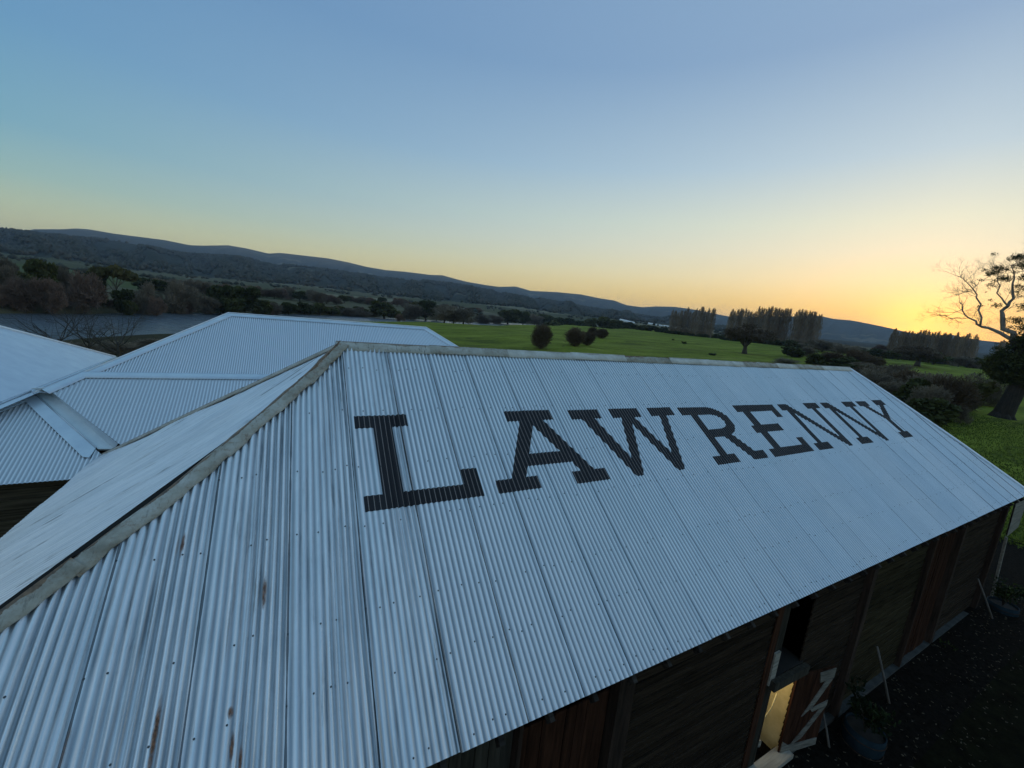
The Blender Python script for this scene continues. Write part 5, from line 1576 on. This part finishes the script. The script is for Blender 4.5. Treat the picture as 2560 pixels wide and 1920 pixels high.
lob = [(a, b, c + gz0, s_ * 1.15, s_ * 1.15, s_ * .62) for a, b, c, s_ in leafs]
lob += [(a + rng.normal() * .3, b + rng.normal() * 1.0, c + rng.normal() * .8, s_ * .45, s_ * .45, s_ * .3) for a, b, c, s_, _, _ in lob for _k in range(4)]
P, d = lobe_points(lob, 52000, .15)
D = rng.normal(size=P.shape)
lowl = [(a, b, c, r1_ * 1.25, r2_ * 1.25, r3_ * 1.5) for a, b, c, r1_, r2_, r3_ in lob if c - gz0 < 12.8 and r1_ > 1.0]
P2, d2_ = lobe_points(lowl, 16000, .3)
P = np.concatenate([P, P2]); D = np.concatenate([D, rng.normal(size=P2.shape)])
szs = np.concatenate([np.full(len(P) - 16000, .075), np.full(16000, .15)])
link(bpy.data.objects.new('crown', cards(P, D, szs, szs * 2.2, 'crown', M_EVER)), e)

# forest on the slopes beyond the valley, too many to count
n = 26000
azt = rng.uniform(-27, 56, n)
rt = np.sqrt(rng.uniform(1180 ** 2, 2750 ** 2, n))
dens = np.sin(azt * .42 + rt * .0021) + .7 * np.sin(azt * 1.1 - rt * .0047 + 2) + .3 * np.sin(azt * 2.7 + rt * .009)
keep = dens > -0.75
edge = (rt < 1300) & (rng.random(n) < .5)
keep &= ~edge
azt, rt = azt[keep], rt[keep]
zt = terrain(azt, rt)
n = len(azt)
hh = rng.uniform(7, 15, n); ww = hh * rng.uniform(.35, .6, n)
X = rt * np.sin(np.radians(azt)); Y = rt * np.cos(np.radians(azt))
base8 = np.array([[1, 0, .45], [.3, .95, .4], [-.8, .6, .5], [-.8, -.6, .42], [.3, -.95, .5], [0, 0, 1], [0, 0, 0]])
fa = np.array([[0, 1, 5], [1, 2, 5], [2, 3, 5], [3, 4, 5], [4, 0, 5], [1, 0, 6], [2, 1, 6], [3, 2, 6], [4, 3, 6], [0, 4, 6]])
V = base8[None, :, :] * np.stack([ww, ww, hh], 1)[:, None, :] + rng.normal(size=(n, 7, 3)) * (ww * .14)[:, None, None] + np.stack([X, Y, zt - 1], 1)[:, None, :]
F = (fa[None] + (np.arange(n) * 7)[:, None, None]).reshape(-1, 3)
M_FOREST = ramp3('forest_canopy', [(.3, (0.028, 0.036, 0.024)), (.5, (0.065, 0.066, 0.050)), (.7, (0.12, 0.105, 0.08))], .02, spec=.05).m
tag(link(bpy.data.objects.new('hillside_forest', np_mesh('hillside_forest', V.reshape(-1, 3), F, M_FOREST))), kind='stuff')
# scrub scattered over the valley pastures
n = 2600
azt = rng.uniform(-27, 60, n); rt = rng.uniform(520, 1180, n)
keep = np.sin(azt * .9 + rt * .011) + np.sin(azt * .3 - rt * .02) > .9
keep &= rt > tab(RF, azt) * (1.25) * (azt < 42) + 560 * (azt >= 42)
azt, rt = azt[keep], rt[keep]; n = len(azt); zt = terrain(azt, rt)
hh = rng.uniform(2.5, 7, n); ww = hh * rng.uniform(.5, .9, n)
X = rt * np.sin(np.radians(azt)); Y = rt * np.cos(np.radians(azt))
V = base8[None, :, :] * np.stack([ww, ww, hh], 1)[:, None, :] + rng.normal(size=(n, 7, 3)) * (ww * .14)[:, None, None] + np.stack([X, Y, zt - .5], 1)[:, None, :]
F = (fa[None] + (np.arange(n) * 7)[:, None, None]).reshape(-1, 3)
tag(link(bpy.data.objects.new('valley_scrub', np_mesh('valley_scrub', V.reshape(-1, 3), F, M_FOREST))), kind='stuff')

# white polytunnels far across the paddock
M_WHITE = simple('white_tunnel_film', (0.78, 0.80, 0.80), (0.85, 0.86, 0.86), 1, .4)
TUN = [((42.55, .0155), (44.38, .0110), 'leftmost long white crop cover'), ((45.86, .0135), (47.98, .0098), 'middle long white crop cover'), ((48.23, .0102), (49.74, .0082), 'rightmost white crop cover, partly behind the poplars')]
for (a0, s0), (a1, s1), lb in TUN:
    R0, R1 = 950, 900
    pts = []
    for a, s_, r in ((a0, s0, R0), (a1, s1, R1)):
        t = math.radians(a); pts.append(Vector((r * math.sin(t), r * math.cos(t), EYE + s_ * r - 2)))
    zg = [float(terrain(a0, R0)), float(terrain(a1, R1))]
    mb = MB()
    for i in range(1): mb.tube([pts[0], pts[1]], 2.3, 10)
    mb.beam(pts[0] - Vector((0, 0, 4)), pts[1] - Vector((0, 0, 4)), 3.5, 8)
    tag(mb.build('crop_tunnel', M_WHITE, None, True), lb + ' in the fields beyond the far hedge', 'crop tunnel')

# ------------------------------------------------------------------ air
hz = bpy.data.materials.new('haze')
hz.use_nodes = True
hz.node_tree.nodes.clear()
ho = hz.node_tree.nodes.new('ShaderNodeOutputMaterial')
hv = hz.node_tree.nodes.new('ShaderNodeVolumePrincipled')
hv.inputs['Density'].default_value = 0.000085
hv.inputs['Color'].default_value = (.66, .80, 1.0, 1)
hv.inputs['Anisotropy'].default_value = 0.0
hz.node_tree.links.new(hv.outputs[0], ho.inputs['Volume'])
mb = MB(); mb.box((0, 0, 256), (19000, 19000, 528))
ob = mb.build('haze', hz); ob['kind'] = 'stuff'
